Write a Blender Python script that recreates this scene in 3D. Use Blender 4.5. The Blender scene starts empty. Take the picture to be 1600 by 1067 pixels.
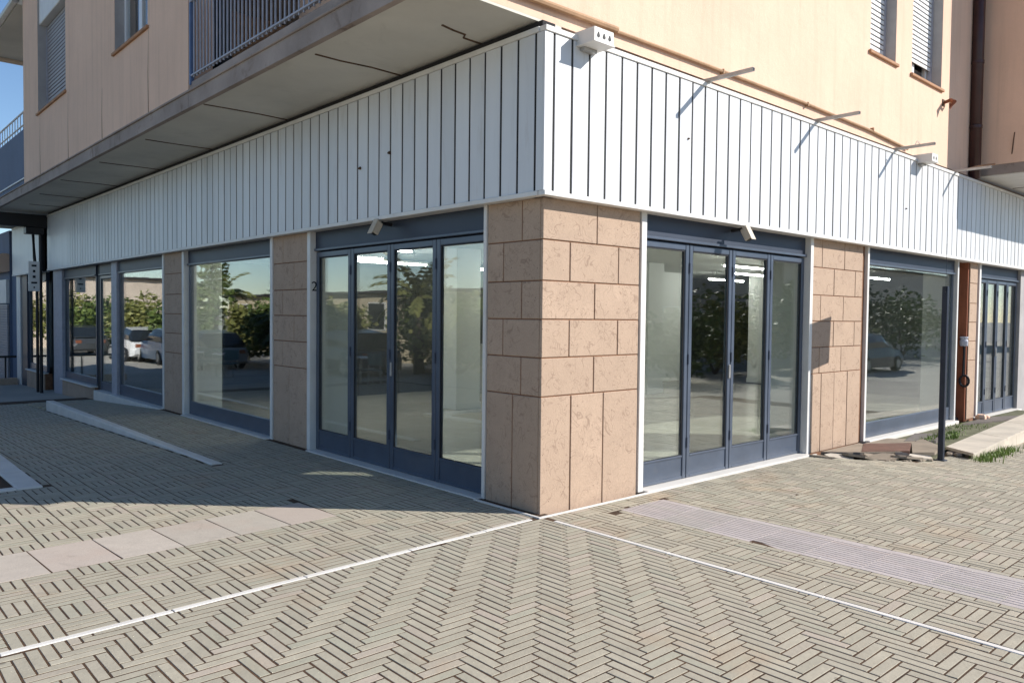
import bpy, math, random
import numpy as np
from mathutils import Vector, Matrix, Quaternion
random.seed(7); rng = np.random.default_rng(7)
SC = bpy.context.scene
COL = SC.collection

# ------------------------------------------------------------------ camera
CAM = np.array([-4.3116, -4.4212, 1.6125]); YAW, PITCH, ROLL, FPX = 0.835716, -0.032778, 0.010739, 1221.48
_f = np.array([math.cos(PITCH)*math.cos(YAW), math.cos(PITCH)*math.sin(YAW), math.sin(PITCH)])
_r = np.array([math.sin(YAW), -math.cos(YAW), 0.0]); _u = np.cross(_r, _f)
_R = math.cos(ROLL)*_r + math.sin(ROLL)*_u; _U = -math.sin(ROLL)*_r + math.cos(ROLL)*_u
cd = bpy.data.cameras.new('camera'); cam = bpy.data.objects.new('camera', cd); COL.objects.link(cam)
cam.matrix_world = Matrix(((_R[0], _U[0], -_f[0], CAM[0]), (_R[1], _U[1], -_f[1], CAM[1]), (_R[2], _U[2], -_f[2], CAM[2]), (0, 0, 0, 1)))
cd.sensor_width = 36; cd.sensor_fit = 'HORIZONTAL'; cd.lens = FPX/1600*36; cd.clip_start = 0.05; cd.clip_end = 2000
SC.camera = cam
# ------------------------------------------------------------------ sky, sun, exposure
LD = Vector((-0.484, 0.5, -0.43)).normalized()
world = bpy.data.worlds.new('World'); SC.world = world; world.use_nodes = True
wn = world.node_tree.nodes; wl = world.node_tree.links
sky = wn.new('ShaderNodeTexSky'); sky.sky_type = 'NISHITA'; sky.sun_disc = False
sky.sun_elevation = math.asin(-LD.z); sky.sun_rotation = math.atan2(-LD.x, -LD.y)
sky.air_density = 1.0; sky.dust_density = 0.1; sky.ozone_density = 4.0; sky.altitude = 300
bg = wn['Background']; bg.inputs['Strength'].default_value = 0.108
wl.new(sky.outputs[0], bg.inputs['Color'])
sl = bpy.data.lights.new('sun', 'SUN'); sl.energy = 5.0; sl.angle = math.radians(0.5); sl.color = (1.0, 0.95, 0.885)
so = bpy.data.objects.new('sun', sl); COL.objects.link(so); so.rotation_euler = LD.to_track_quat('-Z', 'Y').to_euler()
so.location = (20, -20, 25)
SC.view_settings.view_transform = 'Standard'; SC.view_settings.look = 'None'
SC.view_settings.exposure = 0.42; SC.view_settings.gamma = 1.0
SC.render.engine = 'CYCLES'
SC.cycles.max_bounces = 7; SC.cycles.diffuse_bounces = 3; SC.cycles.glossy_bounces = 3; SC.cycles.transparent_max_bounces = 16; SC.cycles.caustics_reflective = False; SC.cycles.caustics_refractive = False

# ------------------------------------------------------------------ materials
MATS = {}
def new_mat(name):
    m = bpy.data.materials.new(name); m.use_nodes = True; MATS[name] = m
    nt = m.node_tree; b = nt.nodes['Principled BSDF']
    return m, nt.nodes, nt.links, b
def mapping(n, l, scale=(1, 1, 1)):
    g = n.new('ShaderNodeNewGeometry'); mp = n.new('ShaderNodeMapping'); mp.inputs['Scale'].default_value = scale
    l.new(g.outputs['Position'], mp.inputs['Vector']); return mp.outputs[0], g
def noise(n, l, vec, scale, detail=4, rough=0.55, dist=0.0):
    t = n.new('ShaderNodeTexNoise'); t.inputs['Scale'].default_value = scale; t.inputs['Detail'].default_value = detail
    t.inputs['Roughness'].default_value = rough; t.inputs['Distortion'].default_value = dist
    l.new(vec, t.inputs['Vector']); return t.outputs['Fac']
def ramp(n, l, fac, p0, p1, v0=0.0, v1=1.0):
    r = n.new('ShaderNodeMapRange'); r.inputs['From Min'].default_value = p0; r.inputs['From Max'].default_value = p1
    r.inputs['To Min'].default_value = v0; r.inputs['To Max'].default_value = v1
    l.new(fac, r.inputs['Value']); return r.outputs[0]
def mixc(n, l, fac, a, b, mode='MIX'):
    m = n.new('ShaderNodeMix'); m.data_type = 'RGBA'; m.blend_type = mode
    for s, v in ((m.inputs[0], fac), (m.inputs[6], a), (m.inputs[7], b)):
        if isinstance(v, (tuple, list)): s.default_value = (*v[:3], 1)
        elif isinstance(v, (int, float)): s.default_value = v
        else: l.new(v, s)
    return m.outputs[2]
def math_(n, l, op, a, b=None, clamp=False):
    m = n.new('ShaderNodeMath'); m.operation = op; m.use_clamp = clamp
    for i, v in enumerate((a, b)):
        if v is None: continue
        if isinstance(v, (int, float)): m.inputs[i].default_value = v
        else: l.new(v, m.inputs[i])
    return m.outputs[0]
def bump(n, l, b, h, strength=0.3, dist=0.01):
    bp = n.new('ShaderNodeBump'); bp.inputs['Strength'].default_value = strength; bp.inputs['Distance'].default_value = dist
    l.new(h, bp.inputs['Height']); l.new(bp.outputs[0], b.inputs['Normal'])
def piece_random(n, l, g):
    oi = n.new('ShaderNodeObjectInfo')
    s = math_(n, l, 'ADD', oi.outputs['Random'], g.outputs['Random Per Island'])
    return math_(n, l, 'FRACT', s)

def surface(name, col, rough=0.6, var=0.12, scale=3.0, dark=None, bumpy=0.0, bscale=60, spec=0.4, metal=0.0, per_piece=0.0, stretch=(1, 1, 1), dirt=0.0, dirt_col=(0.10, 0.07, 0.05)):
    m, n, l, b = new_mat(name)
    v, g = mapping(n, l, stretch)
    f = ramp(n, l, noise(n, l, v, scale, 6, 0.6), 0.3, 0.72)
    c2 = dark if dark else tuple(x*(1-var*2) for x in col)
    out = mixc(n, l, f, c2, tuple(min(1, x*(1+var*0.4)) for x in col))
    if per_piece:
        pr = piece_random(n, l, g)
        k = ramp(n, l, pr, 0, 1, 1-per_piece, 1+per_piece*0.5)
        h = n.new('ShaderNodeVectorMath'); h.operation = 'SCALE'; l.new(out, h.inputs[0]); l.new(k, h.inputs['Scale']); out = h.outputs[0]
    if dirt:
        d = ramp(n, l, noise(n, l, v, scale*2.3, 8, 0.68, 0.6), 0.55, 0.75, 0, dirt)
        out = mixc(n, l, d, out, dirt_col)
    l.new(out, b.inputs['Base Color'])
    b.inputs['Roughness'].default_value = rough; b.inputs['Specular IOR Level'].default_value = spec; b.inputs['Metallic'].default_value = metal
    if bumpy: bump(n, l, b, noise(n, l, v, bscale, 5, 0.6), bumpy, 0.01)
    return m

surface('white_panel', (0.685, 0.69, 0.695), 0.42, 0.04, 1.2, per_piece=0.09, stretch=(3, 3, 0.35), dirt=0.34, dirt_col=(0.35, 0.27, 0.2), spec=0.5)
surface('white_trim', (0.76, 0.74, 0.70), 0.5, 0.06, 3, dirt=0.18, dirt_col=(0.3, 0.22, 0.16))
surface('marble', (0.78, 0.74, 0.68), 0.5, 0.07, 2.5, dirt=0.22, dirt_col=(0.32, 0.24, 0.17), bumpy=0.08, bscale=40)
surface('backing_dark', (0.025, 0.024, 0.025), 0.9, 0.1)
surface('grout_red', (0.27, 0.135, 0.075), 0.95, 0.2, 12, bumpy=0.3, bscale=120)
surface('navy_paint', (0.080, 0.102, 0.142), 0.32, 0.12, 3, spec=0.5, dirt=0.16, dirt_col=(0.16, 0.15, 0.14))
surface('navy_dark', (0.035, 0.047, 0.075), 0.45, 0.08, 2, spec=0.4)
surface('gasket', (0.012, 0.013, 0.017), 0.6, 0.1)
def plaster_mat(name, col):
    m, n, l, b = new_mat(name); v, g = mapping(n, l); v2, _ = mapping(n, l, (5, 5, 0.25))
    c = mixc(n, l, ramp(n, l, noise(n, l, v, 0.7, 6, 0.62, 0.4), 0.3, 0.7), tuple(x*0.90 for x in col), tuple(min(1, x*1.03) for x in col))
    c = mixc(n, l, ramp(n, l, noise(n, l, v2, 1.6, 5, 0.6), 0.50, 0.76, 0, 0.30), c, (0.44, 0.30, 0.20))
    c = mixc(n, l, ramp(n, l, noise(n, l, v, 3.2, 8, 0.7, 0.8), 0.60, 0.78, 0, 0.16), c, (0.85, 0.70, 0.56))
    c = mixc(n, l, ramp(n, l, noise(n, l, v, 26, 4, 0.6), 0.3, 0.7, 0, 0.10), c, tuple(x*0.7 for x in col))
    l.new(c, b.inputs['Base Color']); b.inputs['Roughness'].default_value = 0.93; b.inputs['Specular IOR Level'].default_value = 0.2
    h = math_(n, l, 'ADD', noise(n, l, v, 120, 4), math_(n, l, 'MULTIPLY', noise(n, l, v, 9, 4), 1.6))
    bump(n, l, b, h, 0.35, 0.008)
plaster_mat('plaster', (0.82, 0.57, 0.425))
surface('plaster_pale', (0.66, 0.55, 0.45), 0.92, 0.06, 0.9, dirt=0.12, dirt_col=(0.4, 0.3, 0.2), bumpy=0.2, bscale=150)
surface('slab_edge', (0.40, 0.33, 0.29), 0.95, 0.16, 1.6, dirt=0.75, dirt_col=(0.10, 0.055, 0.035), bumpy=0.5, bscale=50)
surface('soffit_paint', (0.72, 0.69, 0.61), 0.9, 0.10, 0.7, dirt=0.34, dirt_col=(0.36, 0.33, 0.27), bumpy=0.15, bscale=90)
surface('rust_line', (0.13, 0.075, 0.045), 0.9, 0.3, 15)
surface('shutter_slat', (0.80, 0.80, 0.80), 0.5, 0.04, 3, per_piece=0.05, dirt=0.08, dirt_col=(0.3, 0.27, 0.24))
surface('shutter_grey', (0.36, 0.34, 0.35), 0.55, 0.06, 3, per_piece=0.06, dirt=0.1)
surface('reveal_grey', (0.42, 0.40, 0.39), 0.9, 0.1, 3, dirt=0.15, dirt_col=(0.2, 0.17, 0.14))
surface('terracotta_sill', (0.46, 0.25, 0.14), 0.85, 0.15, 5, dirt=0.2)
surface('white_pvc', (0.75, 0.76, 0.77), 0.35, 0.03, 4)
surface('door_and_sky_blue', (0.20, 0.38, 0.66), 0.35, 0.06, 4)  # balcony door colour, also used for a painted sky reflection
surface('rail_paint', (0.40, 0.41, 0.47), 0.5, 0.1, 8, dirt=0.2, dirt_col=(0.14, 0.08, 0.05))
surface('rail_blue', (0.10, 0.16, 0.30), 0.5, 0.1, 8)
surface('brown_pipe', (0.055, 0.020, 0.018), 0.35, 0.15, 5, spec=0.5)
surface('black_metal', (0.010, 0.010, 0.013), 0.45, 0.1, 8)
surface('post_paint', (0.018, 0.025, 0.045), 0.4, 0.15, 8, dirt=0.12, dirt_col=(0.08, 0.06, 0.05))
surface('galvanised', (0.46, 0.45, 0.43), 0.42, 0.12, 9, metal=0.35, dirt=0.15)
surface('beige_plastic', (0.58, 0.50, 0.39), 0.45, 0.08, 8, dirt=0.12)
surface('conduit_tan', (0.46, 0.28, 0.16), 0.8, 0.15, 7, dirt=0.25)
surface('rust_paint', (0.27, 0.085, 0.038), 0.7, 0.15, 4, dirt=0.3, dirt_col=(0.06, 0.025, 0.015))
surface('slate_tile', (0.17, 0.145, 0.13), 0.75, 0.15, 5, bumpy=0.2, bscale=50)
surface('rust_slab', (0.17, 0.088, 0.062), 0.85, 0.2, 6, bumpy=0.3, bscale=60)
surface('concrete', (0.36, 0.295, 0.225), 0.95, 0.16, 3, bumpy=0.5, bscale=70, dirt=0.3, per_piece=0.2)
surface('ledge_stone', (0.62, 0.55, 0.455), 0.7, 0.12, 2.5, dirt=0.35, dirt_col=(0.27, 0.2, 0.14), bumpy=0.2, bscale=50)
surface('moss_ground', (0.17, 0.17, 0.10), 0.98, 0.25, 6, bumpy=0.6, bscale=60, dirt=0.4)
surface('grass_blade', (0.22, 0.33, 0.06), 0.6, 0.25, 20, per_piece=0.4)
surface('parapet_blue', (0.13, 0.165, 0.24), 0.8, 0.08, 1.5)
surface('floor_tile', (0.62, 0.58, 0.50), 0.12, 0.08, 1.3, spec=0.5)
surface('room_white', (0.78, 0.79, 0.76), 0.85, 0.03, 1)
surface('room_gloom', (0.055, 0.058, 0.06), 0.8, 0.1, 1)  # dark colour put in for the unlit depth of the room
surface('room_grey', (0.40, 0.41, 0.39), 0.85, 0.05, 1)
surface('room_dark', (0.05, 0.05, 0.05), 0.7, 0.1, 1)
surface('asphalt', (0.062, 0.060, 0.058), 0.95, 0.2, 2, bumpy=0.4, bscale=60)
surface('road_pale', (0.42, 0.395, 0.345), 0.95, 0.12, 0.6, bumpy=0.3, bscale=40)
surface('soil', (0.045, 0.033, 0.023), 0.98, 0.3, 8, bumpy=0.6, bscale=50)
surface('cream_wall', (0.62, 0.52, 0.36), 0.9, 0.06, 0.8)
surface('roof_dark', (0.06, 0.055, 0.055), 0.9, 0.1)
surface('bark', (0.14, 0.10, 0.07), 0.95, 0.25, 14, bumpy=0.6, bscale=50)
surface('rubber', (0.015, 0.015, 0.016), 0.8, 0.1)
surface('car_white', (0.72, 0.72, 0.72), 0.2, 0.02, 2, spec=0.6)
surface('car_dark', (0.02, 0.03, 0.05), 0.2, 0.05, 2, spec=0.6)
surface('car_grey', (0.05, 0.055, 0.06), 0.2, 0.03, 2, spec=0.6)
surface('car_blue', (0.25, 0.36, 0.48), 0.2, 0.03, 2, spec=0.6)
surface('car_silver', (0.38, 0.40, 0.42), 0.25, 0.03, 2, spec=0.6, metal=0.4)
surface('car_glass', (0.02, 0.025, 0.03), 0.05, 0.02, 2, spec=0.7)
surface('chair_teal', (0.06, 0.13, 0.15), 0.45, 0.1, 5)
surface('table_white', (0.70, 0.70, 0.68), 0.4, 0.03, 5)
surface('planter_clay', (0.36, 0.27, 0.19), 0.9, 0.1, 5)
surface('print_black', (0.012, 0.012, 0.014), 0.7, 0.05)

def leaf_mat(name, a, b_):
    m, n, l, b = new_mat(name); v, g = mapping(n, l)
    pr = piece_random(n, l, g)
    f2 = noise(n, l, v, 1.3, 3)
    mixf = math_(n, l, 'ADD', math_(n, l, 'MULTIPLY', pr, 0.6), math_(n, l, 'MULTIPLY', f2, 0.4))
    l.new(mixc(n, l, mixf, a, b_), b.inputs['Base Color']); b.inputs['Roughness'].default_value = 0.55
    b.inputs['Specular IOR Level'].default_value = 0.3
leaf_mat('leaf_green', (0.05, 0.085, 0.02), (0.17, 0.22, 0.05))
leaf_mat('leaf_yellow', (0.10, 0.12, 0.03), (0.32, 0.31, 0.10))
leaf_mat('leaf_dark', (0.02, 0.04, 0.018), (0.07, 0.11, 0.05))

def paver_mat(name, base, dark, stain):
    m, n, l, b = new_mat(name); v, g = mapping(n, l)
    pr = piece_random(n, l, g)
    f = ramp(n, l, noise(n, l, v, 9, 6, 0.6), 0.3, 0.7)
    c = mixc(n, l, f, dark, base)
    c = mixc(n, l, ramp(n, l, pr, 0, 1, 0.0, 0.5), c, tuple(x*0.68 for x in base))
    # some pinker and some greener stones
    c = mixc(n, l, ramp(n, l, math_(n, l, 'FRACT', math_(n, l, 'MULTIPLY', pr, 7.31)), 0.86, 1.0, 0, 0.45), c, (0.50, 0.40, 0.34))
    c = mixc(n, l, ramp(n, l, math_(n, l, 'FRACT', math_(n, l, 'MULTIPLY', pr, 3.17)), 0.8, 1.0, 0, 0.35), c, (0.36, 0.38, 0.29))
    c = mixc(n, l, ramp(n, l, noise(n, l, v, 0.45, 4, 0.6, 0.5), 0.42, 0.66, 0, 0.28), c, tuple(x*0.72 for x in base))
    vg = n.new('ShaderNodeTexVoronoi'); vg.inputs['Scale'].default_value = 2.3; l.new(v, vg.inputs['Vector'])
    c = mixc(n, l, ramp(n, l, vg.outputs['Distance'], 0.035, 0.05, 0.55, 0), c, (0.10, 0.09, 0.075))
    # rusty stains and grime with their own outlines
    s1 = ramp(n, l, noise(n, l, v, 1.1, 5, 0.62, 0.4), 0.56, 0.78, 0, 0.5)
    c = mixc(n, l, s1, c, stain)
    s2 = ramp(n, l, noise(n, l, v, 4.0, 8, 0.7, 1.2), 0.58, 0.78, 0, 0.38)
    c = mixc(n, l, s2, c, (0.15, 0.125, 0.095))
    s3 = ramp(n, l, noise(n, l, v, 55, 3, 0.6), 0.64, 0.72, 0, 0.45)
    c = mixc(n, l, s3, c, (0.17, 0.15, 0.12))
    l.new(c, b.inputs['Base Color'])
    l.new(ramp(n, l, noise(n, l, v, 6, 4), 0.3, 0.7, 0.62, 0.85), b.inputs['Roughness'])
    b.inputs['Specular IOR Level'].default_value = 0.35
    bump(n, l, b, noise(n, l, v, 45, 6, 0.62), 0.35, 0.006)
paver_mat('paver', (0.475, 0.432, 0.335), (0.39, 0.352, 0.272), (0.44, 0.27, 0.15))
paver_mat('paver_pink', (0.56, 0.49, 0.415), (0.48, 0.42, 0.355), (0.46, 0.33, 0.26))
paver_mat('paver_lilac', (0.54, 0.48, 0.455), (0.46, 0.415, 0.395), (0.40, 0.33, 0.30))
surface('joint_soil', (0.098, 0.053, 0.027), 0.98, 0.3, 5, bumpy=0.5, bscale=90)

def stone_mat(name, base, dark, line):
    m, n, l, b = new_mat(name); v, g = mapping(n, l)
    oi = n.new('ShaderNodeObjectInfo')
    off = n.new('ShaderNodeVectorMath'); off.operation = 'MULTIPLY_ADD'
    cmb = n.new('ShaderNodeCombineXYZ')
    for i in range(3): l.new(math_(n, l, 'MULTIPLY', oi.outputs['Random'], 17.0+9*i), cmb.inputs[i])
    l.new(v, off.inputs[0]); off.inputs[1].default_value = (1, 1, 1); l.new(cmb.outputs[0], off.inputs[2]); vv = off.outputs[0]
    f = ramp(n, l, noise(n, l, vv, 5, 6, 0.6, 0.5), 0.3, 0.72)
    c = mixc(n, l, f, dark, base)
    k = ramp(n, l, oi.outputs['Random'], 0, 1, 0.0, 0.6)
    c = mixc(n, l, k, c, tuple(x*0.80 for x in base))
    c = mixc(n, l, ramp(n, l, noise(n, l, vv, 95, 4, 0.65), 0.40, 0.66, 0, 0.38), c, tuple(x*0.55 for x in base))
    # curled worm-like chisel marks: thin level lines of a warped noise, broken up by a second one
    w = noise(n, l, vv, 5.2, 1, 0.5, 1.6)
    ln = math_(n, l, 'ABSOLUTE', math_(n, l, 'SUBTRACT', w, 0.5))
    ln = ramp(n, l, ln, 0.0, 0.024, 1, 0)
    br = ramp(n, l, noise(n, l, vv, 7, 2), 0.46, 0.54)
    w2 = noise(n, l, vv, 9.5, 1, 0.5, 2.0)
    ln2 = ramp(n, l, math_(n, l, 'ABSOLUTE', math_(n, l, 'SUBTRACT', w2, 0.47)), 0.0, 0.026, 1, 0)
    br2 = ramp(n, l, noise(n, l, vv, 6, 2), 0.50, 0.56)
    marks = math_(n, l, 'MAXIMUM', math_(n, l, 'MULTIPLY', ln, br), math_(n, l, 'MULTIPLY', ln2, br2))
    c = mixc(n, l, math_(n, l, 'MULTIPLY', marks, 0.5), c, line)
    vo = n.new('ShaderNodeTexVoronoi'); vo.inputs['Scale'].default_value = 16; l.new(vv, vo.inputs['Vector'])
    pit = ramp(n, l, vo.outputs['Distance'], 0.06, 0.10, 1, 0)
    sel = n.new('ShaderNodeSeparateColor'); l.new(vo.outputs['Color'], sel.inputs[0])
    pit = math_(n, l, 'MULTIPLY', pit, ramp(n, l, sel.outputs[0], 0.72, 0.74))
    c = mixc(n, l, math_(n, l, 'MULTIPLY', pit, 0.7), c, (0.10, 0.06, 0.045))
    l.new(c, b.inputs['Base Color']); b.inputs['Roughness'].default_value = 0.8; b.inputs['Specular IOR Level'].default_value = 0.25
    h = math_(n, l, 'SUBTRACT', noise(n, l, vv, 40, 5), math_(n, l, 'ADD', math_(n, l, 'MULTIPLY', marks, 0.5), pit))
    bump(n, l, b, h, 0.25, 0.006)
stone_mat('stone', (0.54, 0.395, 0.29), (0.455, 0.33, 0.242), (0.19, 0.12, 0.085))

def glass_mat():
    m, n, l, b = new_mat('glass'); n.remove(b); out = n['Material Output']
    g = n.new('ShaderNodeNewGeometry')
    # index seen from either side of a thin pane
    ior = ramp(n, l, g.outputs['Backfacing'], 0, 1, 1.52, 1/1.52)
    fr = n.new('ShaderNodeFresnel'); l.new(ior, fr.inputs['IOR'])
    t = n.new('ShaderNodeBsdfTransparent'); t.inputs['Color'].default_value = (0.955, 0.975, 0.967, 1)
    gl = n.new('ShaderNodeBsdfGlossy'); gl.inputs['Roughness'].default_value = 0.0; gl.inputs['Color'].default_value = (1, 1, 1, 1)
    # old float glass is a little wavy
    tc = n.new('ShaderNodeTexCoord'); nz = n.new('ShaderNodeTexNoise'); nz.inputs['Scale'].default_value = 2.2; nz.inputs['Detail'].default_value = 1
    l.new(g.outputs['Position'], nz.inputs['Vector'])
    bp = n.new('ShaderNodeBump'); bp.inputs['Strength'].default_value = 0.035; bp.inputs['Distance'].default_value = 0.02
    l.new(nz.outputs['Fac'], bp.inputs['Height']); l.new(bp.outputs[0], gl.inputs['Normal'])
    mx = n.new('ShaderNodeMixShader'); l.new(fr.outputs[0], mx.inputs[0]); l.new(t.outputs[0], mx.inputs[1]); l.new(gl.outputs[0], mx.inputs[2])
    l.new(mx.outputs[0], out.inputs['Surface'])
glass_mat()
def emit_mat(name, col, s):
    m, n, l, b = new_mat(name); b.inputs['Emission Color'].default_value = (*col, 1); b.inputs['Emission Strength'].default_value = s
    b.inputs['Base Color'].default_value = (0.8, 0.8, 0.8, 1)
emit_mat('tube_light', (1.0, 0.98, 0.92), 48.0)

# ------------------------------------------------------------------ mesh helpers
class MB:
    def __init__(s): s.v = []; s.f = []
    def add(s, vs, fs):
        k = len(s.v); s.v += [tuple(map(float, p)) for p in vs]; s.f += [tuple(i+k for i in f) for f in fs]; return s
    def box(s, x0, y0, z0, x1, y1, z1, M=None):
        x0, x1 = min(x0, x1), max(x0, x1); y0, y1 = min(y0, y1), max(y0, y1); z0, z1 = min(z0, z1), max(z0, z1)
        vs = [(x0, y0, z0), (x1, y0, z0), (x1, y1, z0), (x0, y1, z0), (x0, y0, z1), (x1, y0, z1), (x1, y1, z1), (x0, y1, z1)]
        if M is not None: vs = [M @ Vector(p) for p in vs]
        return s.add(vs, [(0, 3, 2, 1), (4, 5, 6, 7), (0, 1, 5, 4), (1, 2, 6, 5), (2, 3, 7, 6), (3, 0, 4, 7)])
    def cbox(s, x0, y0, z0, x1, y1, z1, c, M=None):
        """box with every edge chamfered"""
        x0, x1 = min(x0, x1), max(x0, x1); y0, y1 = min(y0, y1), max(y0, y1); z0, z1 = min(z0, z1), max(z0, z1)
        c = min(c, 0.45*(x1-x0), 0.45*(y1-y0), 0.45*(z1-z0))
        vs = []; idx = {}
        for i, X in enumerate((x0, x1)):
            for j, Y in enumerate((y0, y1)):
                for k, Z in enumerate((z0, z1)):
                    sx, sy, sz = (1, -1)[i], (1, -1)[j], (1, -1)[k]
                    idx[i, j, k, 0] = len(vs); vs.append((X, Y+sy*c, Z+sz*c))
                    idx[i, j, k, 1] = len(vs); vs.append((X+sx*c, Y, Z+sz*c))
                    idx[i, j, k, 2] = len(vs); vs.append((X+sx*c, Y+sy*c, Z))
        I = lambda i, j, k, a: idx[i, j, k, a]
        fs = []
        for i in (0, 1):
            q = [I(i, 0, 0, 0), I(i, 1, 0, 0), I(i, 1, 1, 0), I(i, 0, 1, 0)]; fs.append(q if i else q[::-1])
            q = [I(0, i, 0, 1), I(1, i, 0, 1), I(1, i, 1, 1), I(0, i, 1, 1)]; fs.append(q[::-1] if i else q)
            q = [I(0, 0, i, 2), I(1, 0, i, 2), I(1, 1, i, 2), I(0, 1, i, 2)]; fs.append(q if i else q[::-1])
        for a in (0, 1):
            for b_ in (0, 1):
                e = [(I(0, a, b_, 1), I(0, a, b_, 2), I(1, a, b_, 2), I(1, a, b_, 1)), (I(a, 0, b_, 0), I(a, 0, b_, 2), I(a, 1, b_, 2), I(a, 1, b_, 0)), (I(a, b_, 0, 0), I(a, b_, 0, 1), I(a, b_, 1, 1), I(a, b_, 1, 0))]
                fs += e
                for k in (0, 1): fs.append((I(a, b_, k, 0), I(a, b_, k, 1), I(a, b_, k, 2)))
        # orient outward
        cx = Vector(((x0+x1)/2, (y0+y1)/2, (z0+z1)/2)); out = []
        for f in fs:
            p = [Vector(vs[q]) for q in f]; nn = (p[1]-p[0]).cross(p[2]-p[0]); ce = sum(p, Vector())/len(p)
            out.append(tuple(f) if nn.dot(ce-cx) > 0 else tuple(f[::-1]))
        if M is not None: vs = [M @ Vector(p) for p in vs]
        return s.add(vs, out)
    def prism(s, poly, z0, z1):
        n = len(poly); vs = [(x, y, z0) for x, y in poly]+[(x, y, z1) for x, y in poly]
        a = sum(poly[i][0]*poly[(i+1) % n][1]-poly[(i+1) % n][0]*poly[i][1] for i in range(n))
        fs = [tuple(range(n-1, -1, -1)), tuple(range(n, 2*n))]+[(i, (i+1) % n, n+(i+1) % n, n+i) for i in range(n)]
        if a < 0: fs = [f[::-1] for f in fs]
        return s.add(vs, fs)
    def tube(s, pts, r, n=10, cap=True):
        pts = [Vector(p) for p in pts]; rs = r if isinstance(r, (list, tuple)) else [r]*len(pts)
        vs = []; k = len(pts)
        up = None
        for i, p in enumerate(pts):
            d = (pts[min(i+1, k-1)]-pts[max(i-1, 0)]).normalized()
            a = Vector((0, 0, 1)) if abs(d.z) < 0.9 else Vector((1, 0, 0))
            e1 = d.cross(a).normalized(); e2 = d.cross(e1).normalized()
            for j in range(n):
                t = 2*math.pi*j/n; vs.append(p+e1*rs[i]*math.cos(t)+e2*rs[i]*math.sin(t))
        fs = []
        for i in range(k-1):
            for j in range(n): fs.append((i*n+j, i*n+(j+1) % n, (i+1)*n+(j+1) % n, (i+1)*n+j))
        if cap: fs += [tuple(range(n-1, -1, -1)), tuple(range((k-1)*n, k*n))]
        return s.add(vs, fs)
    def lathe(s, prof, n=16, c=(0, 0, 0)):
        vs = [(c[0]+r*math.cos(2*math.pi*j/n), c[1]+r*math.sin(2*math.pi*j/n), c[2]+z) for r, z in prof for j in range(n)]
        fs = [(i*n+j, i*n+(j+1) % n, (i+1)*n+(j+1) % n, (i+1)*n+j) for i in range(len(prof)-1) for j in range(n)]
        fs += [tuple(range(n-1, -1, -1)), tuple(range((len(prof)-1)*n, len(prof)*n))]
        return s.add(vs, fs)
    def mesh(s, name, mat=None, smooth=False):
        me = bpy.data.meshes.new(name); me.from_pydata(s.v, [], s.f); me.update()
        if mat: me.materials.append(MATS[mat])
        if smooth: me.polygons.foreach_set('use_smooth', [True]*len(me.polygons))
        return me
    def build(s, name, mat, parent=None, smooth=False, **kw):
        return link(name, s.mesh(name, mat, smooth), parent, **kw)
def link(name, me, parent=None, loc=None, rot=None, **props):
    o = bpy.data.objects.new(name, me); COL.objects.link(o)
    if parent is not None: o.parent = parent
    if loc is not None: o.location = loc
    if rot is not None: o.rotation_euler = rot
    for k, v in props.items(): o[k] = v
    return o
def thing(name, label, category, loc=(0, 0, 0), rz=0.0, group=None):
    o = link(name, None, None, loc, (0, 0, rz), label=label, category=category)
    if group: o['group'] = group
    return o
def copy_tree(o, parent=None):
    c = o.copy(); COL.objects.link(c); c.parent = parent
    for ch in list(o.children): copy_tree(ch, c)
    return c

# ------------------------------------------------------------------ ground heights
def gz(x, y):
    if x >= 0: return -0.04*max(0.0, min(x, 14)-4.5)
    return -0.0235*max(0.0, min(y, 26)-4.5)
def gs(y):
    if y < 9: return 0.0 if y > 3.6 else gz(-1, y)
    e = gz(-1, 13.5)
    return e*(y-9)/4.5 if y < 13.5 else gz(-1, y)
KX = -1.06   # line of the kerb that bounds the raised strip
def Z(x, y): return gs(y) if (x < 0.3 and x > KX and y > 0.2) else gz(x, y)

# the far ground: one sheet out to the horizon
def sheet(xs, ys, fz):
    vs = [(x, y, fz(x, y)) for y in ys for x in xs]; nx = len(xs)
    fs = [(j*nx+i, j*nx+i+1, (j+1)*nx+i+1, (j+1)*nx+i) for j in range(len(ys)-1) for i in range(nx-1)]
    return vs, fs
def gfar(x, y):
    return min(gz(-1, y), gz(max(x, 0.0), -1) if y < 0.2 else 0)-0.06
xs = [-900, -200, -80]+list(np.arange(-40, 41, 2.0))+[80, 200, 900]
vs, fs = sheet(xs, xs, gfar)
mb = MB(); mb.add(vs, fs); mb.build('ground', 'road_pale', kind='structure')

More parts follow.
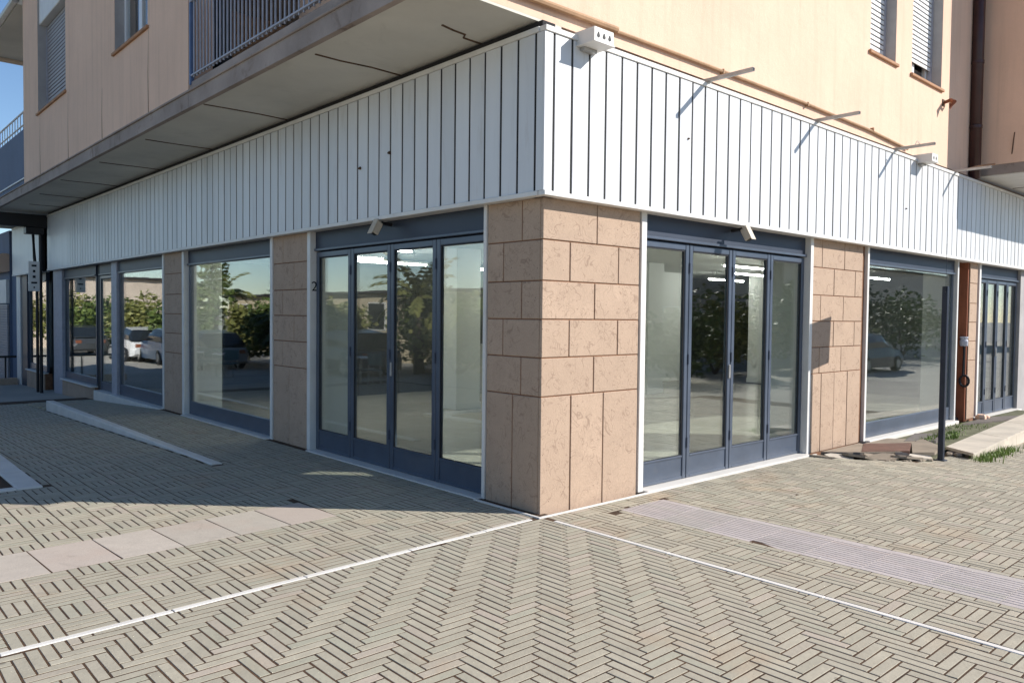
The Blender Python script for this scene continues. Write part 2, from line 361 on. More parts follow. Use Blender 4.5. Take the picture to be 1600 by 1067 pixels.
def bed(name, x0, x1, y0, y1, f, step=0.5):
    nx = max(2, int((x1-x0)/step)+1); ny = max(2, int((y1-y0)/step)+1)
    vs, fs = sheet(np.linspace(x0, x1, nx), np.linspace(y0, y1, ny), lambda x, y: f(x, y)-0.0016)
    return vs, fs
SH = 0.05  # the paving left of the corner runs a touch askew
FF, RR, UU = Vector(_f), Vector(_R), Vector(_U)
def seen(x, y, z):
    d = Vector((x, y, z))-Vector(CAM); w = d.dot(FF)
    if w < 0.3: return 0
    px, py = 800+FPX*d.dot(RR)/w, 533.5-FPX*d.dot(UU)/w
    if not (-60 < px < 1660 and -60 < py < 1127): return 0
    return abs(CAM[2]-z)/d.length**3
def brick_mesh(name, lx, ly, mat, h=0.045, c=0.0014):
    mb = MB(); x, y = lx/2, ly/2
    vs = [(-x, -y, -h), (x, -y, -h), (x, y, -h), (-x, y, -h), (-x, -y, -c), (x, -y, -c), (x, y, -c), (-x, y, -c),
          (-x+c, -y+c, 0), (x-c, -y+c, 0), (x-c, y-c, 0), (-x+c, y-c, 0)]
    fs = [(8, 9, 10, 11)]
    for i in range(4):
        j = (i+1) % 4; fs += [(i, j, 4+j, 4+i), (4+i, 4+j, 8+j, 8+i)]
    mb.add(vs, fs); return mb.mesh(name, mat)
def lay(parent, bricks, mat='paver', n_parts=300, rest='far_bricks', name='brick'):
    """bricks: (cx, cy, lx, ly, rz). the ones that show largest become parts, the rest one stuff part"""
    scored = sorted(((seen(b[0], b[1], Z(b[0], b[1]))*b[2]*b[3], i) for i, b in enumerate(bricks)), reverse=True)
    top = set(i for s, i in scored[:n_parts] if s > 0)
    cache = {}; V = []; F = []
    for i, (cx, cy, lx, ly, rz) in enumerate(bricks):
        z = Z(cx, cy)+random.uniform(-0.0008, 0.0010)
        ex, ey = 0.12, 0.12
        tx = math.atan2(Z(cx, cy+ey)-Z(cx, cy-ey), 2*ey); ty = -math.atan2(Z(cx+ex, cy)-Z(cx-ex, cy), 2*ex)
        if abs(tx) > 0.05 or abs(ty) > 0.06: tx = ty = 0
        tx += random.gauss(0, 0.0035); ty += random.gauss(0, 0.0035); rr = rz+random.gauss(0, 0.008)
        key = (round(lx, 3), round(ly, 3))
        if key not in cache: cache[key] = brick_mesh(name, lx, ly, mat)
        if i in top:
            link(name, cache[key], parent, (cx, cy, z), (tx, ty, rr))
        else:
            M = Matrix.Translation((cx, cy, z)) @ Matrix.Rotation(rr, 4, 'Z') @ Matrix.Rotation(tx, 4, 'X') @ Matrix.Rotation(ty, 4, 'Y')
            k = len(V); me = cache[key]
            V += [tuple(M @ v.co) for v in me.vertices]; F += [tuple(q+k for q in p.vertices) for p in me.polygons]
    if V:
        mb = MB(); mb.v = V; mb.f = F; mb.build(rest, mat, parent, kind='stuff')
G = 0.0098
# ---- herringbone quadrant in front of the corner
herr = MB(); v_, f_ = bed('b', -6.2, 0.0, -6.2, 0.0, Z, 1.0); herr.add(v_, f_)
herr = herr.build('herringbone_pavement', 'joint_soil', kind='structure')
W = 0.0605; bricks = []
NB = 100
def line_l(x): return SH*x+0.04      # left marble line
LINE_R = 0.055                        # right marble line (x)
for i in range(-NB, 6):
    for j in range(-NB, 6):
        d = (i-j+3) % 8
        if d == 0: x0, y0, x1, y1 = i*W, j*W, (i+4)*W, (j+1)*W
        elif d == 7: x0, y0, x1, y1 = i*W, j*W, (i+1)*W, (j+4)*W
        else: continue
        lim = line_l((x0+x1)/2)-0.02
        x1 = min(x1, LINE_R-0.02); y1 = min(y1, lim)
        if x1-x0 < 0.03 or y1-y0 < 0.03: continue
        bricks.append(((x0+x1)/2, (y0+y1)/2, round(x1-x0-G, 2 if x1-x0 < 0.2 and y1-y0 < 0.2 and (x1-x0 > .061 or y1-y0 > .061) else 4), round(y1-y0-G, 4), 0))
lay(herr, [b for b in bricks if b[2] > 0.012 and b[3] > 0.012])
# ---- basket-weave paving left of the corner
CXS, CYS = 0.243, 0.233
leftp = MB()
v_, f_ = bed('b', -7.2, KX, 0.0, 14.0, lambda x, y: gz(x, y), 0.5); leftp.add(v_, f_)
v_, f_ = bed('b', KX, 0.16, 0.0, 14.0, lambda x, y: gs(y), 0.5); leftp.add(v_, f_)
v_, f_ = bed('b', -7.2, 0.0, -0.5, 0.0, lambda x, y: -0.003, 1.0); leftp.add(v_, f_)
leftp = leftp.build('basketweave_pavement', 'joint_soil', kind='structure')
def clip(r, ex):
    """cut the axis aligned brick r=(x0,y0,x1,y1) back from every excluded rectangle"""
    x0, y0, x1, y1 = r
    for (a, b, c, d) in ex:
        if x1 <= a or x0 >= c or y1 <= b or y0 >= d: continue
        cuts = sorted([(x1-a, 0), (c-x0, 1), (y1-b, 2), (d-y0, 3)])
        k = cuts[0][1]
        if k == 0: x1 = a
        elif k == 1: x0 = c
        elif k == 2: y1 = b
        else: y0 = d
        if x1-x0 < 0.018 or y1-y0 < 0.018: return None
    return x0, y0, x1, y1
def basket(x0, x1, y0, y1, cx, cy, keep, shear=0.0, ph=0, ex=(), exw=()):
    out = []; ni = int(round((x1-x0)/cx)); nj = int(round((y1-y0)/cy))
    for i in range(ni):
        for j in range(nj):
            X, Y = x0+i*cx, y0+j*cy
            for k in range(4):
                if (i+j+ph) % 2 == 0: r = (X+cx*k/4, Y, X+cx*(k+1)/4, Y+cy); rz = 0
                else: r = (X, Y+cy*k/4, X+cx, Y+cy*(k+1)/4); rz = math.atan(shear)
                r = clip(r, ex)
                if r is None: continue
                xm = (r[0]+r[2])/2; sh = shear*xm
                r = clip((r[0], r[1]+sh, r[2], r[3]+sh), exw)
                if r is None: continue
                bx, by = (r[0]+r[2])/2, (r[1]+r[3])/2; lx, ly = round(r[2]-r[0]-G, 3), round(r[3]-r[1]-G, 3)
                if lx > 0.01 and ly > 0.01 and keep(bx, by): out.append((bx, by, lx, ly, rz))
    return out
PX0, PX1, PY0, PY1 = -4.35, -2.72, 3.72, 5.95     # tree pit incl. border
def keep_left(x, y): return True
NJ = int(13.5/CYS)
bl = basket(0.035-29*CXS, 0.035, 0.065, 0.065+NJ*CYS, CXS, CYS, keep_left, SH, 0, [(-99, -9, 99, 0.063), (-99, 1.172, -1.18, 1.778)], [(PX0-.004, PY0-.004, PX1+.004, PY1+.004), (KX-.089, 3.796, KX+.034, 11.454), (0.03, -9, 9, 99)])
lay(leftp, bl)
# pink slabs set as a band in it
slabs = []
x = -6.06
while x < -1.25:
    w_ = min(0.406, -1.18-x); slabs.append((x+w_/2, 1.475+SH*(x+0.2), w_-0.008, 0.598, math.atan(SH))); x += 0.406
lay(leftp, slabs, 'paver_pink', 60, 'more_slabs', 'paving_slab')
# ---- basket-weave paving right of the corner
rightp = MB()
v_, f_ = bed('b', 0.0, 12.4, -6.2, 0.0, lambda x, y: gz(x, y), 0.5); rightp.add(v_, f_)
rightp = rightp.build('basketweave_pavement', 'joint_soil', kind='structure')
LX0, LX1 = 0.735, 1.315
LEDGE = [(6.14, -1.20), (6.44, -0.79), (12.0, -0.31), (12.0, -0.74)]
def keep_right(x, y):
    if x > 4.3 and y > -0.95+(x-5.4)*0.09 and (y > -0.15-(x-4.5)*0.95): return False
    return True
br = basket(0.082, 0.082+46*0.2425, -6.0, -6.0+25*0.2425, 0.2425, 0.2425, keep_right, 0, 0, [(-9, -99, LINE_R+0.022, 99), (LX0-0.066, -99, LX1+0.066, -0.219), (-9, -0.001, 99, 9)])
for yy in np.arange(-6.0, -0.25, 0.1212):       # half-brick borders of the ribbed strip
    br.append((LX0-0.035, yy, 0.055, 0.113, 0)); br.append((LX1+0.035, yy, 0.055, 0.113, 0))
lay(rightp, br)
# ribbed tactile slabs
def ribbed(l, w):
    mb = MB(); mb.box(-w/2, -l/2, -0.04, w/2, l/2, 0.0)
    n = 11; p = (w-0.09)/n
    for k in range(n):
        x0 = -w/2+0.045+k*p
        mb.add([(x0+0.003, -l/2+.001, -0.002), (x0+p-0.009, -l/2+.001, -0.002), (x0+p-0.014, -l/2+.002, 0.0024), (x0+0.008, -l/2+.002, 0.0024),
                (x0+0.003, l/2-.001, -0.002), (x0+p-0.009, l/2-.001, -0.002), (x0+p-0.014, l/2-.002, 0.0024), (x0+0.008, l/2-.002, 0.0024)],
               [(0, 1, 2, 3), (7, 6, 5, 4), (3, 2, 6, 7), (1, 5, 6, 2), (0, 3, 7, 4)])
    return mb.mesh('ribbed_slab', 'paver_lilac')
rm = ribbed(0.398, LX1-LX0)
for k in range(14):
    link('ribbed_slab', rm, rightp, ((LX0+LX1)/2, -0.42-k*0.4, 0.0), (random.gauss(0, .003), random.gauss(0, .003), 0))
# marble lines bounding the herringbone
x = -0.06; k = 0
while x > -6:
    L = random.choice([0.5, 0.8, 1.0, 0.7]); y = line_l(x-L/2)
    MB().cbox(-L/2+0.002, -0.021, -0.03, L/2-0.002, 0.021, 0.003, 0.003).build('marble_strip', 'marble', herr, loc=(x-L/2, y, 0), rot=(0, 0, math.atan(SH)+random.gauss(0, .004))); x -= L
y = -0.12
while y > -6:
    L = random.choice([0.6, 0.9, 1.1])
    MB().cbox(-0.02, -L/2+0.002, -0.03, 0.02, L/2-0.002, 0.003, 0.003).build('marble_strip', 'marble', herr, loc=(LINE_R, y-L/2, 0), rot=(0, 0, random.gauss(0, .003))); y -= L
# kerb of the raised strip
kerb = link('kerb', None, kind='structure')
y = 3.80
while y < 11.3:
    L = min(0.98, 11.45-y); y0, y1 = y+0.004, y+L-0.004
    mb = MB(); zt = 0.012; b0, b1 = gz(-1, y0)-0.1, gz(-1, y1)-0.1
    xa, xb = KX-0.085, KX+0.03
    mb.add([(xa, y0, b0), (xb, y0, b0), (xb, y1, b1), (xa, y1, b1), (xa, y0, zt-.006), (xb, y0, zt-.006), (xb, y1, zt-.006), (xa, y1, zt-.006), (xa+.006, y0, zt), (xb-.006, y0, zt), (xb-.006, y1, zt), (xa+.006, y1, zt)],
           [(0, 1, 5, 4), (1, 2, 6, 5), (2, 3, 7, 6), (3, 0, 4, 7), (4, 5, 9, 8), (5, 6, 10, 9), (6, 7, 11, 10), (7, 4, 8, 11), (8, 9, 10, 11)])
    mb.build('kerb_stone', 'marble', kerb); y += L
# tree pit with marble border
pit = thing('tree_pit', 'square tree pit of dark soil framed by pale marble strips at the left edge', 'tree pit', (0, 0, 0))
MB().box(PX0+.1, PY0+.1, -0.2, PX1-.1, PY1-.1, -0.07).build('soil', 'soil', pit)
zb = 0.015
for (a, b_, c, d) in ((PX1-0.2, PY0, PX1, PY0+0.9), (PX1-0.2, PY0+0.905, PX1, PY0+1.6), (PX1-0.2, PY0+1.605, PX1, PY1), (PX0, PY0, PX1-0.204, PY0+0.1), (PX0, PY1-0.2, PX1-0.204, PY1), (PX0, PY0+.104, PX0+0.2, PY1-.204)):
    MB().cbox(a, b_, -0.22, c, d, zb, 0.006).build('border_stone', 'marble', pit)

# ------------------------------------------------------------------ the corner building
B = thing('corner_building', 'apricot plastered corner building with vacant glazed shop and white clad fascia', 'building')
S = 0.10      # face of the stone pillars behind the fascia plane
DP = 0.19     # plane of the doors and windows
def fbox(mb, side, t0, t1, d0, d1, z0, z1, c=0):
    a = (t0, d0, z0, t1, d1, z1) if side == 'R' else (d0, t0, z0, d1, t1, z1)
    return mb.cbox(*a, c) if c else mb.box(*a)
ZR = [0.0, 0.955, 1.272, 1.586, 1.90, 2.232, 2.575]     # stone courses
def pillar(side, t0, t1, rows, base=0.0, depth=0.62, skip_back=None):
    mb = MB(); fbox(mb, side, t0+0.004, t1-0.004, S+0.009, S+depth, base-0.3, 2.62)
    p = mb.build('pillar', 'grout_red', B)
    for r, joints in enumerate(rows):
        z0, z1 = ZR[r], ZR[r+1]
        if r == 0: z0 = base
        e = [t0]+list(joints)+[t1]
        for a, b_ in zip(e[:-1], e[1:]):
            m = MB(); j = random.uniform(-0.0015, 0.0025)
            fbox(m, side, a+0.005, b_-0.005, S+j, S+0.03, z0+(0.005 if r else 0.0), z1-0.005, 0.004)
            m.build('stone_block', 'stone', p)
    # plastered inside of the pier
    mb = MB(); fbox(mb, side, t0+0.002, t1-0.002, DP+0.09, S+depth+0.01, 0.0, 2.74); mb.build('plaster_lining', 'room_white', p)
    return p
# corner pillar: one mesh core, blocks on both faces
mb = MB(); mb.box(S+0.009, S+0.009, -0.3, 1.336, 0.60, 2.62); mb.box(S+0.009, 0.60, -0.3, 0.62, 0.786, 2.62); P1 = mb.build('pillar', 'grout_red', B)
rowsR = [(0.45, 0.86), (0.73,), (0.42, 1.04), (0.73,), (0.42, 1.04), (0.75,)]
rowsL = [(0.45,), (0.35,), (0.58,), (0.35,), (0.58,), (0.35,)]
for r in range(6):
    z0, z1 = ZR[r], ZR[r+1]
    e = [S]+list(rowsR[r])+[1.335]
    for q, (a, b_) in enumerate(zip(e[:-1], e[1:])):
        m = MB(); m.cbox(a+(0.0 if q == 0 else 0.005), S+random.uniform(-.0015, .002), z0+(0.005 if r else -0.02), b_-0.005, S+0.03, z1-0.005, 0.004); m.build('stone_block', 'stone', P1)
    e = [S+0.034]+list(rowsL[r])+[0.79]
    for q, (a, b_) in enumerate(zip(e[:-1], e[1:])):
        m = MB(); m.cbox(S+random.uniform(.0005, .002), a+(0.0 if q == 0 else 0.005), z0+(0.005 if r else -0.02), S+0.03, b_-0.005, z1-0.005, 0.004); m.build('stone_block', 'stone', P1)
MB().box(DP+.09, DP+.09, 0.0, 1.33, 0.78, 2.74).build('plaster_lining', 'room_white', P1)
A2 = (4.36, 4.68)
pillar('L', 4.07, 4.99, [(4.55,), (4.72,), (4.42,), (4.72,), (4.42,), (4.72,)])
pillar('L', 8.21, 9.05, [(8.64,), (), (), (), (), ()])
pillar('R', 4.585, 5.93, [(4.86, 5.20, 5.56), (4.80, 5.37), (5.15, 5.72), (4.80, 5.40), (5.14, 5.72), (4.82, 5.41)])
pillar('R', 9.94, 10.30, [(), (), (), (), (), ()], base=-0.02, depth=0.72)
# rust painted side of the last pillar
m = MB(); m.box(9.90, S+0.02, -0.05, 9.936, 0.42, 2.6); m.build('painted_reveal', 'rust_paint', B)
# jamb strips of pale marble: front edge + reveal
def jamb(side, t0, t1, toward, z0=0.0, mat='white_trim'):
    m = MB(); fbox(m, side, t0, t1, S-0.012, DP+0.06, z0, 2.575, 0.003); m.build('jamb', mat, B)
for t0, t1 in ((0.793, 0.832), (3.99, 4.066), (4.993, 5.06), (8.12, 8.205), (9.055, 9.12)): jamb('L', t0, t1, 0)
for t0, t1 in ((1.345, 1.42), (4.51, 4.58), (6.05, 6.105), (10.36, 10.44)): jamb('R', t0, t1, 0)
m = MB(); fbox(m, 'R', 5.935, 6.046, S+0.03, DP+0.06, 0, 2.575); m.build('jamb', 'grout_red', B)
m = MB(); fbox(m, 'R', 10.305, 10.356, S+0.03, DP+0.06, 0, 2.575); m.build('jamb', 'rust_paint', B)

# ---- glazing
def glazed_leaf(parent, side, t0, t1, z0, z1, st=0.062, kick=0.235, d0=DP-0.025, d1=DP+0.03):
    zt = z1-0.062; zk = z0+kick
    m = MB()
    fbox(m, side, t0+0.004, t0+st, d0, d1, z0, z1, 0.006); fbox(m, side, t1-st, t1-0.004, d0, d1, z0, z1, 0.006)
    fbox(m, side, t0+st-0.001, t1-st+0.001, d0+0.002, d1-0.002, zt, z1-0.001, 0.006)
    fbox(m, side, t0+st-0.001, t1-st+0.001, d0+0.002, d1-0.002, z0+0.001, z0+0.03, 0.004)
    fbox(m, side, t0+st-0.001, t1-st+0.001, d0+0.002, d1-0.002, zk-0.02, zk, 0.004)
    m.build('leaf_frame', 'navy_paint', parent)
    m = MB(); fbox(m, side, t0+st-0.002, t1-st+0.002, d0+0.012, d1-0.012, z0+0.028, zk-0.018); m.build('kick_panel', 'navy_paint', parent)
    m = MB(); fbox(m, side, t0+st-0.004, t1-st+0.004, DP-0.003, DP+0.001, zk-0.004, zt+0.004); fbox(m, side, t0+st-0.004, t1-st+0.004, DP+0.014, DP+0.018, zk-0.004, zt+0.004); m.build('pane', 'glass', parent)
    g = 0.012; m = MB()
    for (a, b_, c, d) in ((t0+st, t0+st+g, zk, zt), (t1-st-g, t1-st, zk, zt), (t0+st+g, t1-st-g, zt-g, zt), (t0+st+g, t1-st-g, zk, zk+g*0.6)):
        fbox(m, side, a, b_, d0+0.012, DP-0.004, c, d)
    m.build('gasket', 'gasket', parent)
def header(parent, side, t0, t1):
    m = MB(); fbox(m, side, t0, t1, DP-0.03, DP+0.06, 2.375, 2.60); m.build('transom', 'navy_dark', parent)
    m = MB(); fbox(m, side, t0+0.002, t1-0.002, DP-0.055, DP+0.04, 2.345, 2.372, 0.004); m.build('head_rail', 'navy_paint', parent)
def folding_door(side, t0, t1, n, zb=0.012):
    d = link('folding_door', None, B)
    header(d, side, t0, t1)
    w = (t1-t0)/n
    for k in range(n): glazed_leaf(d, side, t0+k*w, t0+(k+1)*w, zb, 2.335)
    m = MB(); fbox(m, side, t0+.01, t1-.01, DP+0.031, DP+0.05, 2.30, 2.36); m.build('track', 'gasket', d)
    for k in range(1, n):
        for zz in (0.32, 1.15, 2.05):
            c = (t0+k*w, DP-0.03) if side == 'R' else (DP-0.03, t0+k*w)
            MB().tube([(c[0], c[1], zz), (c[0], c[1], zz+0.10)], 0.009, 8).build('hinge', 'navy_dark', d)
    c = t0+2*w-0.032
    m = MB(); fbox(m, side, c-0.012, c+0.012, DP-0.04, DP-0.024, 0.98, 1.12, .003); m.build('lock_plate', 'galvanised', d)
    return d
def shop_window(side, t0, t1, zb=0.012, kick=0.205, posts=()):
    d = link('shop_window', None, B)
    header(d, side, t0, t1)
    m = MB(); s = 0.05
    e = [t0]+list(posts)+[t1]
    fbox(m, side, t0, t0+s, DP-0.02, DP+0.04, zb, 2.344, .004); fbox(m, side, t1-s, t1, DP-0.02, DP+0.04, zb, 2.344, .004)
    for q in posts: fbox(m, side, q-s/2, q+s/2, DP-0.02, DP+0.04, zb+kick, 2.344, .004)
    fbox(m, side, t0+s, t1-s, DP-0.02, DP+0.04, zb, zb+kick, .005)
    m.build('frame', 'navy_paint', d)
    for a, b_ in zip(e[:-1], e[1:]):
        m = MB(); fbox(m, side, a+0.01, b_-0.01, DP-0.003, DP+0.001, zb+kick-.003, 2.35); fbox(m, side, a+0.01, b_-0.01, DP+0.014, DP+0.018, zb+kick-.003, 2.35); m.build('pane', 'glass', d)
    return d
folding_door('L', 0.833, 3.988, 4)
shop_window('L', 5.062, 8.118)
shop_window('L', 9.122, 11.80)
folding_door('R', 1.422, 4.508, 4)
shop_window('R', 6.107, 9.40)
m = MB(); fbox(m, 'R', 9.402, 9.46, S+0.01, DP+0.07, -0.02, 2.575, .004); m.build('jamb', 'white_trim', B)
m = MB(); fbox(m, 'R', 9.462, 9.898, DP+0.06, DP+0.1, -0.05, 2.6); m.build('jamb', 'navy_dark', B)
folding_door('R', 10.442, 12.70, 4, zb=-0.03)
m = MB(); m.box(12.702, S+0.01, -0.4, 17.2, 0.5, 2.62); m.build('wall', 'reveal_grey', B)
# far part of the left front
m = MB(); fbox(m, 'L', 11.805, 12.15, S+0.02, DP+0.08, -0.2, 2.58, .006); m.build('jamb', 'rail_paint', B)
d = link('narrow_door', None, B)
header(d, 'L', 12.152, 13.10); glazed_leaf(d, 'L', 12.152, 13.10, -0.05, 2.335)
m = MB(); fbox(m, 'L', 13.102, 13.388, DP+0.0, DP+0.3, -0.4, 2.6); m.build('jamb', 'gasket', B)
for t0, t1 in ((13.39, 16.05), (17.92, 19.95)):
    shop_window('L', t0, t1, zb=0.06, kick=0.16)
    m = MB(); fbox(m, 'L', t0, t1, S+0.03, S+0.3, -0.6, 0.03); p = m.build('plinth', 'grout_red', B)
    n = 5; w = (t1-t0)/n
    for k in range(n):
        m = MB(); fbox(m, 'L', t0+k*w+.004, t0+(k+1)*w-.004, S+.002, S+.04, -0.55, 0.022, .004); m.build('stone_block', 'stone', p)
    m = MB(); fbox(m, 'L', t0, t1+.02, S-0.04, DP+0.02, 0.024, 0.056, .005); m.build('window_sill', 'marble', p)
m = MB(); fbox(m, 'L', 16.055, 16.9, S+0.01, DP+0.08, -0.6, 2.58, .006); m.build('jamb', 'rail_paint', B)
m = MB(); fbox(m, 'L', 16.902, 17.915, DP+0.1, DP+0.4, -0.6, 2.6); m.build('jamb', 'gasket', B)  # fills the pipe recess; its black paints the shade in there
m = MB(); fbox(m, 'L', 19.955, 20.7, S+0.02, DP+0.08, -0.7, 2.58, .006); m.build('jamb', 'navy_dark', B)
m = MB(); fbox(m, 'L', 20.702, 21.2, S-0.01, DP+0.08, -0.7, 2.58, .006); m.build('jamb', 'white_trim', B)
m = MB(); fbox(m, 'L', 21.202, 21.95, S+0.01, DP+0.08, -0.7, 3.9, .006); m.build('wall', 'parapet_blue', B)
# marble thresholds
for side, t0, t1, z in (('L', 0.834, 3.986, 0.010), ('L', 5.064, 8.116, 0.010), ('L', 9.124, 13.1, 0.008), ('R', 1.424, 4.506, 0.010), ('R', 6.11, 9.40, 0.010), ('R', 10.44, 12.7, -0.035)):
    m = MB(); fbox(m, side, t0, t1, S-0.07, DP+0.1, -0.3, z, .004); m.build('threshold', 'marble', B)
m = MB(); m.cbox(S-0.0715, S-0.10, -0.2, 4.6, S-0.072, 0.009, .002); m.build('base_strip', 'marble', B)
m = MB(); m.cbox(S-0.10, S-0.10, -0.2, S-0.072, 0.83, 0.009, .002); m.build('base_strip', 'marble', B)
# digits scrawled on the door reveal
cu = bpy.data.curves.new('scrawl', 'FONT'); cu.body = '2'; cu.size = 0.16; cu.extrude = 0.001
tmp = bpy.data.objects.new('tmp', cu); COL.objects.link(tmp)
bpy.context.view_layer.update()
me = bpy.data.meshes.new_from_object(tmp.evaluated_get(bpy.context.evaluated_depsgraph_get())); bpy.data.objects.remove(tmp)
me.materials.clear(); me.materials.append(MATS['print_black'])
link('painted_digit', me, B, (S+0.005, 3.9875, 1.88), (math.radians(90), 0, 0))

# ---- fascia: each white board a piece, dark backing behind the joints
ZB, ZT = 2.60, 3.885
PS = 0.2065
def fascia(side, t_end, plain_from=None, t_start=0.0):
    m = MB(); fbox(m, side, (t_start if side == 'L' and t_start else 0.006 if side == 'R' else 0.101), t_end, 0.006, S+0.0, ZB-0.01, ZT-0.01); f = m.build('fascia', 'backing_dark', B)
    meshes = {}
    def board(a, b_):
        w = round(b_-a, 3)
        if w not in meshes:
            mm = MB(); g = 0.0122
            fbox(mm, side, g if w > 0.15 else 0.0, w-g, 0.0, 0.022, ZB+0.004, ZT-0.045, 0.002); meshes[w] = mm.mesh('cladding_board', 'white_panel')
        o = link('cladding_board', meshes[w], f)
        j = random.uniform(-0.0015, 0.0015)
        o.location = (a, j, 0) if side == 'R' else (j, a, 0)
    a = t_start
    if t_start == 0.0: board(0.0 if side == 'R' else 0.0225, 0.105); a = 0.105
    lim = plain_from or t_end
    while a+PS <= lim+0.001: board(a, a+PS); a += PS
    if plain_from:
        mm = MB(); fbox(mm, side, a+.006, t_end-0.002, 0.0, 0.022, ZB+0.004, ZT-0.045, .003); mm.build('end_panel', 'white_panel', f)
    m = MB(); fbox(m, side, (0.0 if side == 'R' else 0.062) if t_start == 0 else t_start, t_end, -0.012, 0.06, ZT-0.043, ZT, 0.003); m.build('top_trim', 'white_trim', f)
    m = MB(); fbox(m, side, (0.0 if side == 'R' else 0.062) if t_start == 0 else t_start, t_end, -0.014, 0.06, ZB-0.036, ZB+0.003, 0.004); m.build('bottom_trim', 'white_trim', f)
    m = MB(); fbox(m, side, t_start+0.062, t_end, 0.0605, DP+0.02, ZB-0.03, ZB-0.012); m.build('under_board', 'white_trim', f)
    return f
fascia('R', 17.0)
fascia('L', 16.95, plain_from=15.0)
fascia('L', 21.2, plain_from=17.75, t_start=17.7)

for yy, zz in ((2.17, 3.20), (2.72, 3.12)):
    MB().tube([(-0.03, yy, zz), (0.0, yy+.01, zz+.01)], [0.008, 0.018], 6).build('old_screw', 'rust_line', B)
for xx, zz in ((1.9, 3.3), (7.0, 3.15)):
    MB().tube([(xx, -0.02, zz), (xx, 0.0, zz)], [0.006, 0.012], 6).build('old_screw', 'rust_line', B)
# ---- storey above: overhang to the left, soffit, walls with openings
OX = -1.03; SZ = 3.95; WY = S+0.02; WT = 8.6
m = MB(); m.box(OX+0.03, WY, SZ, 0.3, 22.0, SZ+0.02); sof = m.build('soffit', 'soffit_paint', B)
for yy, x0 in ((0.74, -0.47), (2.07, -0.87), (4.49, -0.96), (6.85, -0.86), (9.08, -0.86), (11.4, -0.9), (13.6, -0.8), (15.5, -0.63)):
    pts = [(x0, yy, SZ), (x0*0.7, yy+random.uniform(-.02, .02), SZ), (x0*0.35, yy+random.uniform(-.03, .03), SZ), (0.06, yy+random.uniform(-.02, .02), SZ)]
    if yy < 1: pts = [(x0, yy-.03, SZ), (-0.33, yy, SZ), (-0.2, yy+.01, SZ), (-0.16, yy+0.08, SZ), (0.06, yy+0.09, SZ)]
    MB().tube(pts, 0.011, 6).build('soffit_crack_strip', 'rust_line', sof)
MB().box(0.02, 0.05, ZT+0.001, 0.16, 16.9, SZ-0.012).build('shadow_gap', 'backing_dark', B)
m = MB()
for k in range(14):
    y0, y1 = WY+k*1.55, min(WY+(k+1)*1.55, 21.9)
    m.box(OX+random.uniform(0, .006), y0, SZ-0.005, OX+0.06, y1, SZ+0.165)
m.build('slab_edge', 'slab_edge', B)
MB().cbox(OX-0.02, WY, SZ+0.166, OX+0.08, 21.9, SZ+0.19, 0.006).build('drip_edge', 'slab_edge', B)
def wall_L(x, y0, y1, z0, z1, holes, th=0.28, mat='plaster', name='wall'):
    """wall in a plane x = const with rectangular holes (y0,y1,z0,z1)"""
    m = MB(); ys = sorted({y0, y1, *[h[0] for h in holes], *[h[1] for h in holes]})
    for a, b_ in zip(ys[:-1], ys[1:]):
        hs = [h for h in holes if h[0] <= a and h[1] >= b_]
        zz = [z0]
        for h in sorted(hs, key=lambda q: q[2]): zz += [h[2], h[3]]
        zz.append(z1)
        for k in range(0, len(zz), 2):
            if zz[k+1]-zz[k] > 1e-3: m.box(x, a, zz[k], x+th, b_, zz[k+1])
    return m.build(name, mat, B)
def wall_R(y, x0, x1, z0, z1, holes, th=0.28, mat='plaster', name='wall'):
    m = MB(); xs_ = sorted({x0, x1, *[h[0] for h in holes], *[h[1] for h in holes]})
    for a, b_ in zip(xs_[:-1], xs_[1:]):
        hs = [h for h in holes if h[0] <= a and h[1] >= b_]
        zz = [z0]
        for h in sorted(hs, key=lambda q: q[2]): zz += [h[2], h[3]]
        zz.append(z1)
        for k in range(0, len(zz), 2):
            if zz[k+1]-zz[k] > 1e-3: m.box(a, y, zz[k], b_, y+th, zz[k+1])
    return m.build(name, mat, B)
LW = [(10.45, 12.55, 5.31, 7.9), (6.22, 7.66, 5.26, 7.0)]
wall_L(OX+0.012, 4.80, 13.85, SZ+0.191, WT, LW)
RW = [(6.03, 6.83, 5.12, 7.2), (7.38, 8.50, 5.11, 7.2)]
wall_R(WY, OX+0.012, 16.0, SZ+0.021, WT, RW)
MB().box(OX+0.30, 13.57, SZ+0.19, 6, 13.845, WT-.01).build('end_wall', 'plaster', B)
# loggia behind the balcony rail
wall_L(0.35, WY+0.28, 4.80, SZ+0.2, 7.2, [(2.2, 3.3, 4.2, 6.6)], name='loggia_wall')
MB().box(0.36, 2.2, 4.2, 0.42, 3.3, 6.6).build('balcony_door', 'door_and_sky_blue', B)
MB().box(OX+0.02, WY+0.28, 6.9, 0.6, 4.80, WT).build('loggia_ceiling', 'plaster', B)
MB().box(OX+0.02, WY+0.28, SZ+0.021, 0.6, 4.80, SZ+0.19).build('balcony_floor', 'slab_edge', B)
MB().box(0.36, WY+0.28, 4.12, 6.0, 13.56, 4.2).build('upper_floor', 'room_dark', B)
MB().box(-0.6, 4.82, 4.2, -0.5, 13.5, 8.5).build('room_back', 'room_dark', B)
MB().box(-0.4, 0.9, 4.2, 12, 1.0, 8.5).build('room_back', 'room_dark', B)
